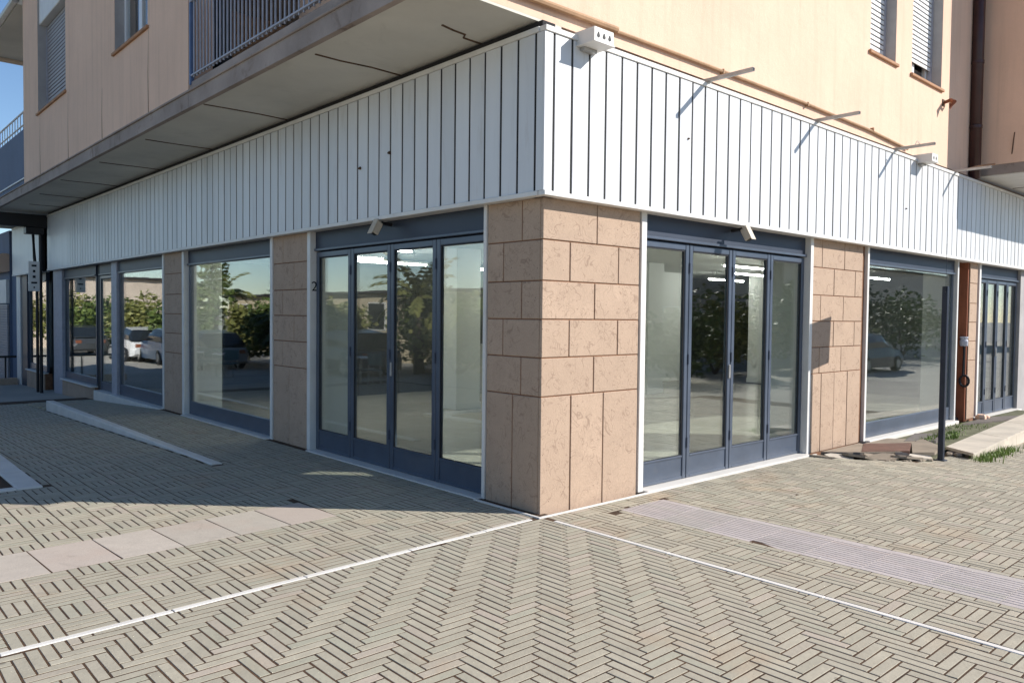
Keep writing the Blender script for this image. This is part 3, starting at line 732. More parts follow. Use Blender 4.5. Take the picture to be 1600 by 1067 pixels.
# balcony railing
bal = link('balcony_railing', None, B)
MB().cbox(OX+0.02, 0.45, SZ+0.191, OX+0.12, 4.79, SZ+0.29, .01).build('kerb_edge', 'slab_edge', bal)
bm = MB().cbox(-0.008, -0.008, 4.27, 0.008, 0.008, 5.13, .002).mesh('bar', 'rail_paint')
y = 4.66
while y > 0.45:
    link('bar', bm, bal, (OX+0.03+random.uniform(-.002, .002), y, 0)); y -= 0.094
MB().cbox(OX+0.01, 0.42, 4.295, OX+0.05, 4.72, 4.315, .003).build('bottom_rail', 'rail_paint', bal)
MB().cbox(OX+0.005, 0.42, 5.13, OX+0.055, 4.75, 5.16, .005).build('top_rail', 'rail_paint', bal)
MB().cbox(OX+0.005, 4.72, 4.2, OX+0.05, 4.755, 5.13, .004).build('end_post', 'rail_blue', bal)
# roof over everything
MB().box(-1.5, -0.5, WT, 17.5, 14.4, WT+0.25).build('roof', 'slab_edge', B)

def shutter_window(side, t0, t1, z0, z1, shut_to, plane, inward, mat, box_h=0.0):
    """roller shutter in a reveal: slats, side guides, sill, casement behind"""
    w = link('window', None, B)
    def bx(m, a, b_, d0, d1, c, d, ch=0): return fbox(m, side, a, b_, plane+d0, plane+d1, c, d, ch)
    sl_h = 0.068; z = shut_to; sm = None
    while z < z1-box_h:
        m = MB()
        bx(m, t0+0.03, t1-0.03, 0.155, 0.168, z, z+sl_h-0.016, 0.004)
        m.build('shutter_slat', mat, w); z += sl_h
    m = MB(); bx(m, t0+0.02, t1-0.02, 0.172, 0.178, shut_to-0.0, z1); m.build('slat_backing', 'backing_dark', w)
    m = MB(); bx(m, t0+0.001, t0+0.035, 0.14, 0.19, z0, z1); bx(m, t1-0.035, t1-0.001, 0.14, 0.19, z0, z1); m.build('guide_rail', 'rail_paint', w)
    m = MB(); bx(m, t0+0.036, t0+0.10, 0.20, 0.25, z0, z1); bx(m, t1-0.10, t1-0.036, 0.20, 0.25, z0, z1); bx(m, (t0+t1)/2-0.04, (t0+t1)/2+0.04, 0.20, 0.25, z0, z1)
    bx(m, t0+0.1, t1-0.1, 0.20, 0.25, z0, z0+0.07); m.build('casement', 'white_pvc', w)
    m = MB(); bx(m, t0+0.04, t1-0.04, 0.222, 0.228, z0, z1); m.build('pane', 'glass', w)
    m = MB(); bx(m, t0-0.05, t1+0.05, -0.035, 0.13, z0-0.045, z0-0.003, .006); m.build('sill', 'terracotta_sill', w)
    if box_h:
        m = MB(); bx(m, t0+0.001, t1-0.001, 0.03, 0.28, z1-box_h, z1, .01); m.build('shutter_box', 'white_trim', w)
    m = MB(); bx(m, t0+0.0005, t0+0.004, 0.004, 0.14, z0, z1); m.build('reveal_lining', 'reveal_grey', w)
    m = MB(); bx(m, t1-0.004, t1-0.0005, 0.004, 0.14, z0, z1); m.build('reveal_lining', 'reveal_grey', w)
    return w
shutter_window('L', 10.45, 12.55, 5.31, 7.9, 5.52, OX+0.012, 1, 'shutter_grey', 0.95)
shutter_window('R', 6.03, 6.83, 5.12, 7.2, 5.13, WY, 1, 'shutter_slat')
shutter_window('R', 7.38, 8.50, 5.11, 7.2, 5.40, WY, 1, 'shutter_slat')
# two-sash window on the left wall
w = link('window', None, B); px_ = OX+0.012; y0, y1, z0, z1 = 6.22, 7.66, 5.26, 7.0
m = MB()
for a, b_ in ((y0, y0+0.07), (y1-0.07, y1), ((y0+y1)/2-0.06, (y0+y1)/2+0.06)): m.cbox(px_+0.13, a, z0, px_+0.19, b_, z1, .005)
m.cbox(px_+0.131, y0+.07, z0, px_+0.189, y1-.07, z0+.08, .004); m.build('casement', 'white_pvc', w)
MB().box(px_+0.157, y0+.03, z0+.05, px_+0.163, y1-.03, z1).build('pane', 'glass', w)
MB().box(px_+0.17, y0+.05, 6.15, px_+0.2, y1-.05, z1).build('sky_reflection_panel', 'door_and_sky_blue', w)  # blue panel painting the sky's reflection in the upper pane
MB().cbox(px_-0.035, y0-0.05, z0-0.045, px_+0.12, y1+0.05, z0-0.003, .006).build('sill', 'terracotta_sill', w)
MB().box(px_+0.005, y1-.004, z0, px_+0.13, y1-0.0005, z1).build('reveal_lining', 'reveal_grey', w)
for yy, z0_, z1_ in ((12.4, 4.15, 5.25), (10.3, 4.15, 5.25), (8.3, 4.16, 4.9), (6.2, 4.15, 5.2)):
    MB().tube([(OX+0.0125, yy, z0_), (OX+0.0125, yy+.015, (z0_+z1_)/2), (OX+0.0125, yy-.01, z1_)], [0.006, 0.004, 0.002], 5).build('wall_crack', 'rust_line', B)
# far end: blue parapet, terrace rail, eave
MB().box(OX+0.03, 13.86, SZ+0.191, OX+0.2, 26, 5.26).build('parapet', 'parapet_blue', B)
MB().cbox(OX+0.005, 13.86, SZ+0.30, OX+0.029, 26, SZ+0.33, .003).build('parapet_line', 'white_trim', B)
rail = link('terrace_railing', None, B)
bm = MB().box(-0.008, -0.008, 5.26, 0.008, 0.008, 5.85).mesh('bar', 'white_trim')
y = 14.0
while y < 24: link('bar', bm, rail, (OX+0.25, y, 0)); y += 0.3
MB().box(OX+0.235, 13.86, 5.58, OX+0.265, 25, 5.60).build('rail', 'white_trim', rail); MB().box(OX+0.235, 13.86, 5.85, OX+0.265, 25, 5.88).build('rail', 'white_trim', rail)
MB().tube([(OX+0.8, 15.3, 5.2), (OX+0.8, 15.3, 6.0)], 0.08, 10).build('vent_stack', 'white_trim', B)
MB().box(-1.10, 13.86, 7.68, 3.0, 18.0, 7.80).build('eave_board', 'soffit_paint', B)
m = MB(); m.tube([(-1.14, 13.86, 7.76), (-1.14, 18.1, 7.76)], 0.07, 10); m.build('gutter', 'galvanised', B)
m = MB(); m.cbox(-1.1, 17.94, 7.60, 3.0, 18.06, 7.68, .01); m.build('eave_edge', 'plaster_pale', B)

# ---- wing that juts out over the right front
XW, PW = 10.03, 1.12
MB().box(XW, -PW, 4.14, 17.0, WY-0.001, WT).build('projecting_wing', 'plaster', B)
MB().box(XW+0.01, -PW+0.01, 3.985, 17.0, WY-0.001, 4.139).build('wing_slab', 'slab_edge', B)
MB().box(XW+0.05, -PW+0.05, 3.97, 16.9, WY-.01, 3.984).build('wing_soffit', 'white_trim', B)
for xx in (11.6, 13.4): MB().tube([(xx, -PW+.1, 3.968), (xx+.05, 0, 3.968)], 0.006, 5).build('soffit_crack_strip', 'rust_line', B)
MB().tube([(XW+0.0, -0.45, 4.62), (XW-0.012, -0.44, 4.5), (XW-0.012, -0.43, 4.36), (XW-0.002, -0.42, 4.28)], 0.008, 6).build('wall_wire', 'rust_line', B)
dp = link('downpipe', None, B)
MB().tube([(9.80, 0.04, 3.9), (9.80, 0.04, WT)], 0.088, 16).build('pipe', 'brown_pipe', dp, smooth=True)
for zz in (4.72, 5.75, 7.0): MB().lathe([(0.088, 0), (0.096, 0.002), (0.096, 0.05), (0.088, 0.052)], 16, (9.80, 0.04, zz)).build('pipe_collar', 'brown_pipe', dp)
MB().tube([(9.05, 0.03, 3.93), (9.35, -0.16, 4.03), (9.62, -0.3, 4.08)], 0.018, 6).build('strut', 'terracotta_sill', B)
# conduit moulding along the right wall
cm = link('conduit', None, B)
MB().tube([(-1.0, WY-0.035, 4.08), (0.95, WY-0.035, 4.10)], 0.028, 8).build('thick_run', 'conduit_tan', cm)
MB().tube([(0.96, WY-0.025, 4.09), (2.0, WY-0.025, 4.10), (4.2, WY-0.024, 4.105), (6.0, WY-0.024, 4.08), (7.25, WY-0.024, 4.02)], 0.017, 8).build('thin_run', 'conduit_tan', cm)
for xx in (0.955, 2.6, 4.35, 6.1): MB().box(xx-.01, WY-0.045, 4.075, xx+.01, WY, 4.122).build('clip', 'conduit_tan', cm)

# ---- inside of the shop
RX, RY = 17.0, 13.0
m = MB(); m.box(DP+0.02, DP+0.02, -0.3, RX, RY, 0.0); fl = m.build('interior_floor', 'joint_soil', B)
fl.data.materials.clear(); fl.data.materials.append(MATS['room_dark'])
tm = MB().box(0.003, 0.003, 0, 0.897, 0.897, 0.004).mesh('floor_tile', 'floor_tile')
for i in range(18):
    for j in range(14): link('floor_tile', tm, fl, (DP+0.04+i*0.9, DP+0.04+j*0.9, 0.001)) if (i < 14 and j < 14) else None
MB().box(DP+0.02, DP+0.02, 2.75, RX, RY, 2.85).build('ceiling', 'room_white', B)
MB().box(RX, DP, -0.1, RX+0.2, RY, 3.9).build('back_wall', 'room_grey', B)
MB().box(DP, RY, -0.1, RX, RY+0.2, 3.9).build('back_wall', 'room_grey', B)
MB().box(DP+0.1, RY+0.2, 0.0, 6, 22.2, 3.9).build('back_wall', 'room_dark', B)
MB().box(2.4, 9.0, 0.004, RX-0.01, 9.12, 2.749).build('partition', 'room_gloom', B)  # added wall, coloured dark so the view through the doors stays dim
MB().box(7.2, 8.95, 0.004, 8.3, 8.995, 2.2).build('dark_opening_panel', 'room_dark', B)  # dark panel painted for the gloom of an opening
MB().box(DP+0.3, RY-0.1, 0.004, RX-.1, RY-0.01, 2.749).build('partition', 'room_dark', B)  # dark lining added so the room behind the far windows looks unlit
MB().box(RX-0.05, 5.0, 0.004, RX-0.01, 9.6, 2.35).build('dark_opening_panel', 'room_dark', B)  # flat dark sheet, the shade of an opening put into its colour
for x, y in ((3.85, 6.0), (8.7, 5.75), (13.3, 5.75)):
    m = MB(); m.cbox(x, y, 0.005, x+0.52, y+0.45, 2.749, .006); m.cbox(x-.015, y-.015, 0.005, x+0.535, y+0.465, 0.12, .004); m.build('column', 'room_white', B)
for side, t in (('L', 12.4),):
    pass
MB().cbox(5.6, 8.0, 0.006, 8.4, 8.6, 1.0, .01).build('counter', 'room_grey', B)
MB().box(10.2, 7.6, 0.006, 12.4, 7.75, 2.749).build('partition', 'room_white', B)
LIGHTS = [(1.6, 5.2), (3.6, 7.6), (2.2, 6.9), (5.4, 5.0), (6.6, 7.8), (8.6, 3.4), (10.6, 4.6), (12.6, 6.4), (13.6, 3.2)]
ORD = ('first', 'second', 'third', 'fourth', 'fifth', 'sixth', 'seventh', 'eighth', 'ninth')
for k, (x, y) in enumerate(LIGHTS):
    lab = 'white tube light hung under the shop ceiling, %s from the corner pillar' % ORD[k]
    t = thing('ceiling_light', lab, 'light', (x, y, 2.75), 0, 'tube lights under the shop ceiling')
    MB().cbox(-0.78, -0.035, -0.19, 0.78, 0.035, -0.15, .006).build('housing', 'white_trim', t)
    MB().tube([(-0.76, 0, -0.205), (0.76, 0, -0.205)], 0.017, 8).build('tube', 'tube_light', t)
    for sx in (-0.5, 0.5): MB().tube([(sx, 0, -0.15), (sx, 0, 0)], 0.006, 5).build('suspension_rod', 'galvanised', t)

# ------------------------------------------------------------------ small things fixed to the fronts
def sec_camera(label, loc, rz):
    t = thing('security_camera', label, 'camera', loc, rz)
    # local +y points out of the wall
    MB().tube([(0, -0.11, 0.06), (0, 0.02, 0.07), (0, 0.08, 0.03)], 0.022, 8).build('arm', 'black_metal', t)
    M = Matrix.Translation((0, 0.10, 0.01)) @ Matrix.Rotation(math.radians(-62), 4, 'X')
    MB().cbox(-0.042, -0.075, -0.045, 0.042, 0.085, 0.045, 0.012, M).build('housing', 'beige_plastic', t)
    MB().cbox(-0.05, -0.09, 0.046, 0.05, 0.11, 0.054, 0.003, M).build('visor', 'beige_plastic', t)
    MB().cbox(-0.03, 0.084, -0.03, 0.03, 0.092, 0.03, 0.004, M).build('lens_cover', 'black_metal', t)
    return t
sec_camera('beige box camera above the folding door on the shaded front', (0.05, 2.36, 2.475), math.radians(90)).scale = (0.85, 0.85, 0.85)
sec_camera('beige box camera above the folding door on the sunlit front', (2.90, 0.05, 2.475), math.radians(180)).scale = (0.85, 0.85, 0.85)
def vent_box(label, x0, x1, holes, z0, depth=0.36):
    t = thing('mounting_box', label, 'metal box', (x0, 0.1, z0)); w = x1-x0; h = 0.108
    m = MB()
    m.box(0, -depth, 0, 0.006, 0, h); m.box(w-.006, -depth, 0, w, 0, h); m.box(-.01, -depth-.01, -.008, w+.01, 0, 0)
    m.box(0.006, -depth, 0.001, w-.006, -depth+.006, h); m.box(0.006, -depth+.006, h-.02, w-.006, 0, h-.012)
    m.build('casing', 'white_trim', t)
    m = MB(); m.box(0.04, -depth+.14, -.035, w-.04, -0.06, -.009); m.build('bracket', 'galvanised', t)
    for q in range(holes):
        cx = w*(q+.7)/(holes+.4); r = 0.017
        pr = [(cx+r*math.cos(a)*(1 if math.sin(a) < 0.2 else 0.7), h*0.42+r*(math.sin(a) if math.sin(a) < 0 else 1.7*math.sin(a))) for a in np.linspace(0, 2*math.pi, 14, endpoint=False)]
        m = MB(); n = len(pr); m.add([(px, -depth-.003, pz) for px, pz in pr]+[(px, -depth, pz) for px, pz in pr], [tuple(range(n))]+[(i, n+i, n+(i+1) % n, (i+1) % n) for i in range(n)])
        m.build('punched_hole', 'room_dark', t)
    return t
vent_box('white metal box with three teardrop holes on top of fascia near the corner', 0.36, 0.59, 3, 3.805, 0.29)
vent_box('small white metal box with two holes on fascia top beside the last arms', 7.34, 7.55, 2, 3.83, 0.30)
for k, (x, lab) in enumerate(((2.2, 'galvanised arm jutting from fascia top, nearest of four to the corner'), (4.4, 'galvanised arm jutting from fascia top, second of four from the corner'),
                              (6.6, 'galvanised arm jutting from fascia top, third of four, with a wire clip'), (8.82, 'galvanised arm jutting from fascia top, farthest of four, beside brown downpipe'))):
    t = thing('fascia_arm', lab, 'metal arm', (x, 0.09, 3.905), 0, 'metal arms along the fascia top')
    MB().cbox(-0.018, -0.59, -0.018, 0.018, 0.02, 0.018, 0.004).build('bar', 'galvanised', t)
    MB().cbox(-0.012, -0.593, -0.012, 0.012, -0.5895, 0.012, 0.001).build('open_end', 'room_dark', t)
    MB().cbox(-0.03, -0.12, -0.024, 0.03, -0.02, -0.0185, 0.002).build('foot_plate', 'galvanised', t)
    if k == 2: MB().tube([(0, -0.34, 0.02), (0, -0.37, 0.07), (0, -0.40, 0.02)], 0.006, 5).build('wire_clip', 'white_trim', t)
m = MB(); pts = [(8.60, WY, 4.93), (8.62, -0.02, 4.94), (8.56, -0.10, 4.86), (8.60, -0.06, 4.80)]
t = thing('wall_hook', 'twisted rusty brown hook on apricot wall below the right shuttered window', 'hook', (8.6, WY, 4.9))
MB().tube([(0.0, 0.0, 0.02), (0.02, -0.10, 0.05), (-0.05, -0.17, 0.0), (-0.09, -0.13, -0.1), (-0.04, -0.11, -0.02)], [0.022, 0.03, 0.035, 0.02, 0.012], 8).build('hook_arm', 'rust_paint', t)
MB().tube([(0.0, -0.10, 0.03), (0.09, -0.12, 0.01), (0.15, -0.10, 0.05)], [0.025, 0.02, 0.012], 8).build('hook_prong', 'conduit_tan', t)
MB().cbox(-0.05, -0.012, -0.03, 0.05, -0.0005, 0.07, .003).build('back_plate', 'rust_line', t)
# dark steel beam and pipes at the far left, with a small white board
t = thing('steel_frame', 'black steel beam and twin posts under the canopy at the far left', 'steel frame', (0, 17.0, 0))
MB().cbox(-1.6, -0.1, 3.58, 0.0, 0.1, 3.88, .01).build('beam', 'black_metal', t)
MB().cbox(-0.45, -0.14, 3.42, -0.08, 0.14, 3.579, .01).build('bracket', 'black_metal', t)
MB().tube([(-0.14, -0.05, -0.4), (-0.14, -0.05, 3.5)], 0.036, 12).build('post', 'black_metal', t)
MB().tube([(-0.14, 0.35, -0.4), (-0.14, 0.35, 2.2), (-0.2, 0.3, 2.9), (-0.28, 0.02, 3.5)], 0.034, 12).build('post', 'black_metal', t)
t = thing('notice_board', 'small white notice board with black marks on the black steel post', 'sign', (-0.30, 16.84, 2.07))
MB().cbox(-0.115, -0.02, 0, 0.115, 0.02, 0.70, .006).build('panel', 'white_trim', t)
for z, w, h in ((0.60, 0.10, .022), (0.47, 0.05, .03), (0.34, 0.06, .03), (0.20, 0.12, .02), (0.09, 0.03, .02)):
    MB().box(-w/2, -0.024, z-h, w/2, -0.0205, z+h).build('mark', 'print_black', t)
# neighbour with roller shutter
nb = thing('neighbour_shop', 'closed neighbouring shop with grey roller shutter at the far left edge', 'building', (0, 22, 0))
MB().box(0.06, -0.04, -0.8, 0.5, 4.0, 3.9).build('wall', 'parapet_blue', nb)
for k in range(30): MB().cbox(-0.0, 0.02, -0.45+k*0.075, 0.05, 3.0, -0.45+k*0.075+0.066, .006).build('shutter_slat', 'shutter_grey', nb)
m = MB(); m.tube([(-0.05, -0.02, 2.98), (-0.05, 3.2, 2.98)], 0.27, 14); m.build('awning_box', 'plaster', nb)
MB().box(-0.02, 0.02, 1.82, 0.058, 3.0, 2.5).build('sign_board', 'white_trim', nb)
t = thing('handrail', 'low black metal handrail standing on a brown kerb at the far left', 'railing', (-0.1, 21.0, -0.42))
MB().cbox(-2.4, -0.12, -0.1, 0.15, 0.12, 0.16, .01).build('kerb_base', 'stone', t)
MB().cbox(-2.4, -0.03, 0.72, 0.14, 0.03, 0.78, .008).build('top_rail', 'black_metal', t)
for x in (-2.3, -1.2, -0.12): MB().cbox(x-.02, -0.02, 0.16, x+.02, 0.02, 0.72, .004).build('post', 'black_metal', t)

# ------------------------------------------------------------------ right: raised strip, marble ledge, sign post
ledge = thing('marble_ledge', 'low white marble capped ledge with a broken hollow end, right of the sign post', 'ledge', (0, 0, 0))
A, Bq, Cq, Dq = [Vector((*p, 0)) for p in LEDGE]
def lerp2(p, q, s): return (p.x+(q.x-p.x)*s, p.y+(q.y-p.y)*s)
for a, b_ in ((0.0, 0.30), (0.303, 0.62), (0.623, 1.0)):
    o0, o1, i0, i1 = lerp2(A, Dq, a), lerp2(A, Dq, b_), lerp2(Bq, Cq, a), lerp2(Bq, Cq, b_)
    zc = 0.012
    MB().prism([o0, o1, i1, i0], zc-0.035, zc).build('cap_stone', 'ledge_stone', ledge)
for a, b_ in ((0.012, 0.19), (0.192, 0.42), (0.422, 0.70), (0.702, 1.0)):
    o0, o1 = Vector(lerp2(A, Dq, a)), Vector(lerp2(A, Dq, b_)); n = Vector((0.08, 1)).normalized()
    a0, a1 = o0+n*0.015, o1+n*0.015
    MB().prism([tuple(a0), tuple(a1), tuple(a1+n*0.03), tuple(a0+n*0.03)], -0.55, -0.024).build('side_stone', 'ledge_stone', ledge)
a0, a1, b0, b1 = Vector(lerp2(A, Dq, 0.06)), Vector(lerp2(A, Dq, 1)), Vector(lerp2(Bq, Cq, 0.06)), Vector(lerp2(Bq, Cq, 1)); n = Vector((0.08, 1)).normalized()
MB().prism([tuple(a0+n*.06), tuple(a1+n*.06), tuple(b1-n*.04), tuple(b0-n*.04)], -0.5, -0.03).build('core', 'concrete', ledge)
def rubble(mb, c, r, seed):
    rr = random.Random(seed); pts = []
    for i in range(3):
        for j in range(6):
            t = 2*math.pi*j/6; ph = (-0.6, 0.1, 0.75)[i]; q = r*rr.uniform(0.7, 1.1)*math.cos(ph)
            pts.append((c[0]+q*math.cos(t)*1.3, c[1]+q*math.sin(t), c[2]+r*math.sin(ph)*0.7))
    fs = [(i*6+j, i*6+(j+1) % 6, (i+1)*6+(j+1) % 6, (i+1)*6+j) for i in range(2) for j in range(6)]+[tuple(range(5, -1, -1)), tuple(range(12, 18))]
    mb.add(pts, fs); return mb
# raised strip along the right front
strip = link('raised_strip', None, kind='structure')
MB().prism([(4.62, S-0.11), (5.42, -0.98), (6.3, -0.80), (12.4, -0.26), (12.4, S-0.075), (4.62, S-0.075)], -0.4, -0.035).build('strip_bed', 'moss_ground', strip)
def tile(poly, z, mat, name='paving_slab'): MB().prism(poly, z-0.04, z).build(name, mat, strip)
tile([(4.72, -0.06), (5.02, -0.25), (5.06, -0.31), (5.50, -0.62), (5.75, 0.015), (4.72, 0.015)], 0.022, 'concrete')
tile([(5.10, -0.31), (5.62, -0.66), (6.30, -0.42), (5.72, -0.06)], 0.027, 'rust_slab')
tile([(5.60, -0.70), (5.86, -0.86), (6.38, -0.76), (6.90, -0.33), (6.36, -0.40)], 0.012, 'concrete')
tile([(5.78, -0.05), (6.33, -0.39), (6.86, -0.30), (6.6, 0.015), (5.78, 0.015)], 0.0, 'concrete')
tile([(6.52, -0.24), (6.92, -0.50), (7.75, -0.42), (7.4, -0.05)], 0.004, 'slate_tile')
tile([(9.2, -0.10), (10.6, -0.40), (11.3, -0.34), (10.4, -0.03)], -0.01, 'slate_tile')
t = thing('broken_step', 'broken edge of the step, upturned slab pieces between stone pillar and sign post', 'rubble', (0, 0, -0.03))
for k, (x, y, lx, ly, rz, tx, ty) in enumerate(((4.66, -0.24, .34, .16, -.8, .35, .1), (4.86, -0.42, .38, .20, -.75, -.3, .25), (5.05, -0.60, .36, .2, -.6, .42, -.1), (5.25, -0.74, .42, .18, -.7, -.25, .1), (5.42, -0.86, .34, .15, -.5, .3, .15),
                                           (4.52, -0.13, .3, .12, -.9, -.1, .1), (5.0, -0.46, .25, .1, -.3, .6, .2), (5.34, -0.70, .2, .12, -1.2, .5, .3))):
    M = Matrix.Translation((x, y, 0.03)) @ Matrix.Rotation(rz, 4, 'Z') @ Matrix.Rotation(tx*.6, 4, 'X') @ Matrix.Rotation(ty*.6, 4, 'Y')
    pol = [(lx/2*math.cos(a)*random.uniform(.8, 1.25), ly/2*math.sin(a)*random.uniform(.8, 1.25)) for a in (0.5, 1.3, 2.1, 2.9, 3.7, 4.6, 5.5)]
    mm = MB().prism(pol, -0.014, 0.014); mm.v = [tuple(M @ Vector(p)) for p in mm.v]; mm.build('slab_piece', 'concrete' if k % 4 else 'ledge_stone', t)
for k in range(26):
    s = random.random()
    rubble(MB(), (4.6+s*0.85+random.uniform(-.05, .05), -0.25-s*0.7+random.uniform(-.08, .05), 0.0), random.uniform(.02, .05), k).build('stone_chip', 'concrete', t)
for k in range(6): rubble(MB(), (6.26+random.uniform(-.1, .12), -0.98+random.uniform(-.16, .1), -0.02), random.uniform(.03, .06), 50+k).build('stone_chip', 'concrete', t)
t = thing('loose_block', 'small broken tan block lying by the far folding door', 'block', (10.15, -0.06, 0.0))
rubble(MB(), (0, 0, 0.02), 0.09, 91).build('block_piece', 'plaster', t); rubble(MB(), (0.16, -0.03, 0.01), 0.05, 92).build('block_piece', 'plaster', t)
# sign post; its plate is turned edge-on to the camera, tilted to shape its shadow
PXp, PYp = 5.66, -1.0; zg = gz(PXp, PYp)
t = thing('sign_post', 'dark blue square post carrying a thin plate seen edge on', 'sign post', (PXp, PYp, zg))
MB().cbox(-0.03, -0.03, -0.2, 0.03, 0.03, 2.06, .004).build('post', 'post_paint', t)
MB().cbox(-0.055, -0.055, -0.1, 0.055, 0.055, 0.012, .004).build('foot', 'post_paint', t)
ang = math.atan2(PYp-CAM[1], PXp-CAM[0])
M = Matrix.Translation((0, 0, 1.99)) @ Matrix.Rotation(ang, 4, 'Z') @ Matrix.Rotation(math.radians(3), 4, 'Y')
MB().cbox(-0.10, -0.002, 0.0, 0.36, 0.002, 0.56, .0008, M).build('plate', 'post_paint', t)
# little pipe with blue cap on the rust pillar
t = thing('hanging_tool', 'thin pipe with pale blue cap and black ring hung on the rust pillar', 'fitting', (9.86, S+0.04, 0.55))
MB().tube([(0, 0, 0.15), (0.0, -0.01, 0.66)], 0.018, 8).build('stem', 'black_metal', t)
MB().lathe([(0.035, 0.64), (0.06, 0.65), (0.065, 0.72), (0.05, 0.76), (0.065, 0.78), (0.06, 0.80)], 12).build('cap', 'rail_paint', t)
m = MB(); m.tube([(0.0, 0.07*math.cos(a)-.02, 0.07+0.09*math.sin(a)) for a in np.linspace(0, 2*math.pi, 14)], 0.02, 7); m.build('ring', 'black_metal', t)

# ------------------------------------------------------------------ grass in the cracks
def grass(name, label, spots, n, h, spread):
    V = []; F = []
    for k in range(n):
        sx, sy, sz = random.choice(spots)
        x, y = sx+random.gauss(0, spread), sy+random.gauss(0, spread*0.5)
        a = random.uniform(0, 6.28); L = h*random.uniform(.4, 1.15); w = random.uniform(.003, .006); b = random.uniform(.1, .7)*L
        dx, dy = math.cos(a), math.sin(a); q = len(V)
        V += [(x-dy*w, y+dx*w, sz), (x+dy*w, y-dx*w, sz), (x+dx*b*.35+dy*w*.8, y+dy*b*.35-dx*w*.8, sz+L*.6), (x+dx*b*.35-dy*w*.8, y+dy*b*.35+dx*w*.8, sz+L*.6), (x+dx*b, y+dy*b, sz+L)]
        F += [(q, q+1, q+2, q+3), (q+3, q+2, q+4)]
    m = MB(); m.v = V; m.f = F
    o = m.build(name, 'grass_blade', None); o['label'] = label; o['category'] = 'grass'; o['kind'] = 'stuff'
grass('grass', 'green grass tuft against the ledge on the raised strip beside sign post', [(6.95, -0.40, -0.03), (7.25, -0.38, -0.03), (7.5, -0.46, -0.03), (7.8, -0.4, -0.03)], 520, 0.08, 0.10)
grass('grass', 'green grass growing along the outer foot of the marble ledge', [(6.5, -1.22, -0.08), (6.8, -1.25, -0.09), (7.2, -1.22, -0.11), (7.6, -1.2, -0.12), (6.2, -1.32, -0.07)], 560, 0.08, 0.12)
grass('moss', 'sparse moss and weeds on the strip before the far doors', [(8.6, -0.2, -0.035), (9.2, -0.25, -0.035), (9.0, -0.12, -0.035)], 200, 0.03, 0.22)

# ------------------------------------------------------------------ what the glass mirrors: far side of the street
def leaves(mb, centres, n, size, rs=None):
    r = rs or random
    for k in range(n):
        c, R_ = r.choice(centres)
        u = Vector((r.gauss(0, 1), r.gauss(0, 1), r.gauss(0, 1))).normalized()*R_*(r.random()**0.4)
        p = Vector(c)+Vector((u.x, u.y, u.z*0.85))
        d = Vector((r.gauss(0, 1), r.gauss(0, 1), r.gauss(0, .6)+.2)).normalized(); s = d.cross(Vector((r.gauss(0, 1), r.gauss(0, 1), r.gauss(0, 1)))).normalized()
        L = size*r.uniform(.6, 1.3); w = L*0.38
        mb.add([p, p+d*L*.5+s*w, p+d*L, p+d*L*.5-s*w], [(0, 1, 2, 3)])
def bush(label, x, y, r, mat='leaf_green', n=900, name='shrub', group='shrubs across the street'):
    z = gfar(x, y); t = thing(name, label, 'shrub', (x, y, z), random.uniform(0, 6), group)
    m = MB(); cs = [((random.uniform(-r, r)*.6, random.uniform(-r, r)*.6, r*random.uniform(.5, 1.3)), r*random.uniform(.4, .7)) for _ in range(9)]
    leaves(m, cs, n, 0.21); m.build('foliage', mat, t)
    m = MB()
    for q in range(4): m.tube([(0, 0, 0), tuple(Vector(cs[q][0]))], [0.05, 0.015], 6)
    m.build('stem', 'bark', t)
def palm(label, x, y, h, nf, L, mat='leaf_yellow'):
    z = gfar(x, y); t = thing('palm_tree', label, 'tree', (x, y, z), 0, 'palms across the street')
    MB().tube([(0, 0, 0), (0.05, 0, h*.5), (0, .03, h)], [0.22, 0.17, 0.14], 10).build('trunk', 'bark', t)
    m = MB()
    for k in range(nf):
        a = 2.4*k+random.uniform(-.2, .2); e = random.uniform(-.2, 1.2); prev = Vector((0, 0, h)); d = Vector((math.cos(a)*math.cos(e), math.sin(a)*math.cos(e), math.sin(e))); s = Vector((-math.sin(a), math.cos(a), 0))
        for q in range(8):
            nx = prev+d*L/8; d = (d+Vector((0, 0, -0.16))).normalized()
            w = L*0.16*(1-abs(q-3.2)/6)
            for sg in (-1, 1):
                m.add([prev, prev+s*sg*w+d*L*.08-Vector((0, 0, w*.4)), nx+s*sg*w*.55+d*L*.05-Vector((0, 0, w*.3)), prev+d*L*.05], [(0, 1, 2, 3)])
            m.tube([prev, nx], 0.012, 4, False); prev = nx
    m.build('crown', mat, t)
def conifer(label, x, y, h):
    z = gfar(x, y); t = thing('conifer_tree', label, 'tree', (x, y, z))
    MB().tube([(0, 0, 0), (0, 0, h)], [0.16, 0.02], 8).build('trunk', 'bark', t)
    m = MB(); zz = 0.8
    while zz < h:
        R_ = (h-zz)*0.30+.15; nb_ = 7
        for k in range(nb_):
            a = 2*math.pi*k/nb_+zz*2; d = Vector((math.cos(a), math.sin(a), .18))
            leaves(m, [(Vector((0, 0, zz))+d*R_*q, .16) for q in (.3, .55, .8, 1.0)], 22, 0.2)
        zz += 0.42
    m.build('crown', 'leaf_green', t)
